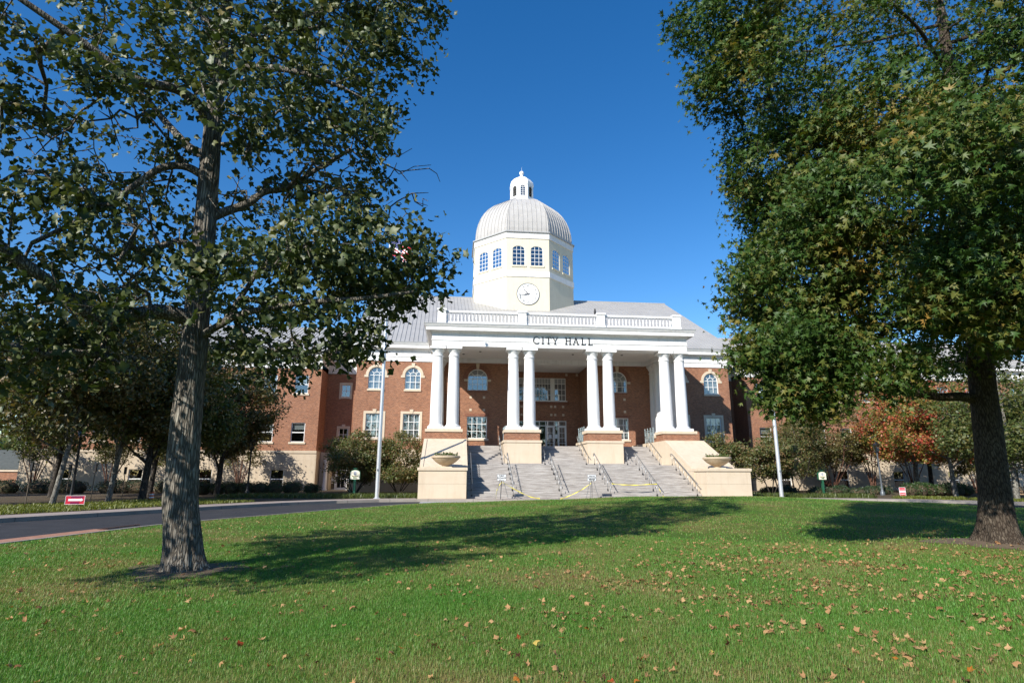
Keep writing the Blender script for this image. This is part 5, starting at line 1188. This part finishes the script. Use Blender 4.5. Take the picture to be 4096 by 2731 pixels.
# ================================================================ GRASS AND FALLEN LEAVES
g=np.random.default_rng(77)
def wedge(n,r0,r1,half=50,pw=1.0):
    r_=np.sqrt(g.uniform(r0**2,r1**2,n)); a=R(5.7)+R(half)*g.uniform(-1,1,n); x=CAM[0]+r_*np.sin(a); y=CAM[1]+r_*np.cos(a)
    ok=(x>lawn_l(y)+.05)&(x<lawn_r(y)-.05)&(y<-12.8); x,y=x[ok],y[ok]
    return np.stack([x,y,hgt(x,y)],1)
def thin(P):
    """fewer blades round the roots and in worn patches"""
    f=np.sin(P[:,0]*1.1+2*np.sin(P[:,1]*.5))*np.sin(P[:,1]*.9+1.7*np.sin(P[:,0]*.6)); d1=np.hypot(P[:,0]+14.4,P[:,1]+40.3); d2=np.hypot(P[:,0]-3.4,P[:,1]+38.5)
    keep=g.uniform(0,1,len(P))<np.clip(1-.35*np.clip(f,0,1),0,1)*np.clip((d1-.45)/.5,0,1)*np.clip((d2-.6)/.8,0,1); return P[keep]
for nm,n,r0,r1,h,w_,s2 in (('lawn_grass',300000,3.2,9,.042,.0038,True),('lawn_grass',260000,9,17,.045,.009,False),('lawn_grass',190000,17,42,.05,.022,False)):
    me=blades_mesh(nm,thin(wedge(n,r0,r1)),h,w_,.8,g,s2); me.materials.append(BLADE); o=link(nm,me); tag(o,'green mown lawn grass, '+('nearest the camera' if r0<5 else 'in the middle of the lawn' if r0<10 else 'towards the drive'),'grass',kind='stuff')
# bare root soil round the trunks
for c_,rr,lb in (((-14.42,-40.3),.95,'left'),((3.4,-38.5),1.35,'right')):
    m=MB(); k_=28; ring=[]
    for q in (0,.5,1):
        for i in range(k_): a=6.283*i/k_; r_=rr*q*(1+.18*math.sin(3*a)+.12*math.sin(7*a+1)); x,y=c_[0]+r_*math.cos(a),c_[1]+r_*math.sin(a); ring.append((x,y,float(hgt(x,y))+.02*(1-q)+.006))
    m.add(ring,[(j*k_+i,j*k_+(i+1)%k_,(j+1)*k_+(i+1)%k_,(j+1)*k_+i) for j in range(2) for i in range(k_)]); struct(m.build('bare_soil',DIRT,None,True))
# fallen leaves: curled star and lobed shapes
FM=[]
for tm,fc in ((STAR_T,STAR_F),(TUL_T,TUL_F)):
    for amt,tw in ((.5,.4),(1.0,-.6),(1.5,.3),(-.7,.5)):
        v=np.array(curl(tm,amt,tw)); v[:,2]-=v[:,2].min(); FM.append((v,fc))
def leaf_pos(n):
    out=[]
    while len(out)<n:
        r_=math.sqrt(g.uniform(4.3**2,24**2)) if g.uniform()<.45 else g.uniform(4.3,17); a=R(5.7)+R(44)*g.uniform(-1,1); x=CAM[0]+r_*math.sin(a); y=CAM[1]+r_*math.cos(a)
        if y>-14 or x<lawn_l(y)+.3 or x>lawn_r(y)-.3: continue
        dens=.10+.9*math.exp(-((x-(-.3))/4.2)**2-((y+40.6)/3.0)**2)+.35*math.exp(-((x+5)/3.2)**2-((y+44)/4)**2)
        dens*=max(.12,.55+.75*math.sin(x*2.1+1.3*math.sin(y*1.7))*math.sin(y*2.4+1.1*math.sin(x*1.3)))
        if g.uniform()<dens: out.append((x,y,float(hgt(x,y))))
    return np.array(out)
KIND=[('T',FALL_T,'dry tan fallen leaf curled on the lawn grass'),('O',FALL_O,'orange fallen leaf lying on the lawn grass'),('B',FALL_B,'dark brown shrivelled fallen leaf on the lawn grass'),('Y',FALL_Y,'yellow fallen leaf lying on the lawn grass'),('R',FALL_R,'red fallen leaf lying on the lawn grass')]
fmesh={}
LP=leaf_pos(3300); LP=LP[np.argsort(np.hypot(LP[:,0]-CAM[0],LP[:,1]-CAM[1]))]
for i in range(280):
    q=g.uniform(); kd=0 if q<.66 else 1 if q<.78 else 2 if q<.90 else 3 if q<.96 else 4; v=int(g.integers(len(FM)))
    if (kd,v) not in fmesh:
        vv,fc=FM[v]; me=raw_mesh('fallen_leaf',vv*.070,np.array(fc)); me.materials.append(KIND[kd][1]); fmesh[(kd,v)]=me
    o=link('fallen_leaf',fmesh[(kd,v)]); o.location=LP[i]+np.array([0,0,g.uniform(.004,.026)]); o.rotation_euler=(g.normal()*.45,g.normal()*.45,g.uniform(0,6.28)); s_=g.uniform(.6,1.15); o.scale=(s_,s_,s_)
    tag(o,KIND[kd][2],'fallen leaf','fallen leaves: '+('dry tan','orange','dark brown','yellow','red')[kd])
rest=LP[280:]; rest=rest+np.array([0,0,.02]); VV=[];FF=[];off=0
sel=g.integers(0,len(FM),len(rest)); ms_=[]
for v in range(len(FM)):
    P=rest[sel==v]
    if not len(P): continue
    nr=unit(g.normal(size=P.shape)*.4+np.array([0,0,1])); t_,b_=frames(nr,g.uniform(0,6.28,len(P))); tv,fc=FM[v]; sz=.076*g.uniform(.6,1.2,len(P))
    V=P[:,None,:]+sz[:,None,None]*(tv[None,:,0:1]*t_[:,None,:]+tv[None,:,1:2]*b_[:,None,:]+tv[None,:,2:3]*nr[:,None,:]); k_=len(tv)
    VV.append(V.reshape(-1,3)); FF.append(((np.arange(len(P))*k_)[:,None,None]+np.array(fc)[None]+off).reshape(-1,3)); off+=len(P)*k_
me=raw_mesh('scattered_leaves',np.concatenate(VV),np.concatenate(FF)); me.materials.append(FALL_T); o=link('scattered_leaves',me); tag(o,'scatter of dry tan leaves farther out across the lawn','fallen leaves',kind='stuff')

# far-off woods: one across the road behind the camera (mirrored in the windows), one on the horizon at the left
def wood(name,label,spots,seed,m,lf):
    g=np.random.default_rng(seed); A=[]
    for x,y,h,r_ in spots:
        d=unit(g.normal(size=(620,3))); d[:,2]=np.abs(d[:,2]); A.append(np.array([x,y,0])+d*g.uniform(.35,1,(620,1))*np.array([r_,r_,h])*(1+.12*np.sin(d[:,:1]*7+x)))
    A=np.concatenate(A); me=scatter(name,A,unit(g.normal(size=A.shape)),lf*g.uniform(.7,1.5,len(A)),LEAF4_T,LEAF4_F); me.materials.append(m); tag(link(name,me),label,'trees',kind='stuff')
g=np.random.default_rng(5)
wood('treeline','dark wood across the road, mirrored in the windows',[(-140+6.2*i+g.normal(),-118+g.normal()*5,g.uniform(18,24),6.5) for i in range(46)],6,MAPD,1.3)
wood('treeline','far-off wood on the horizon past the left end of the building',[(-210+9*i+g.normal()*2,90+g.normal()*8,g.uniform(10,15),8) for i in range(18)],7,MAPG,1.5)
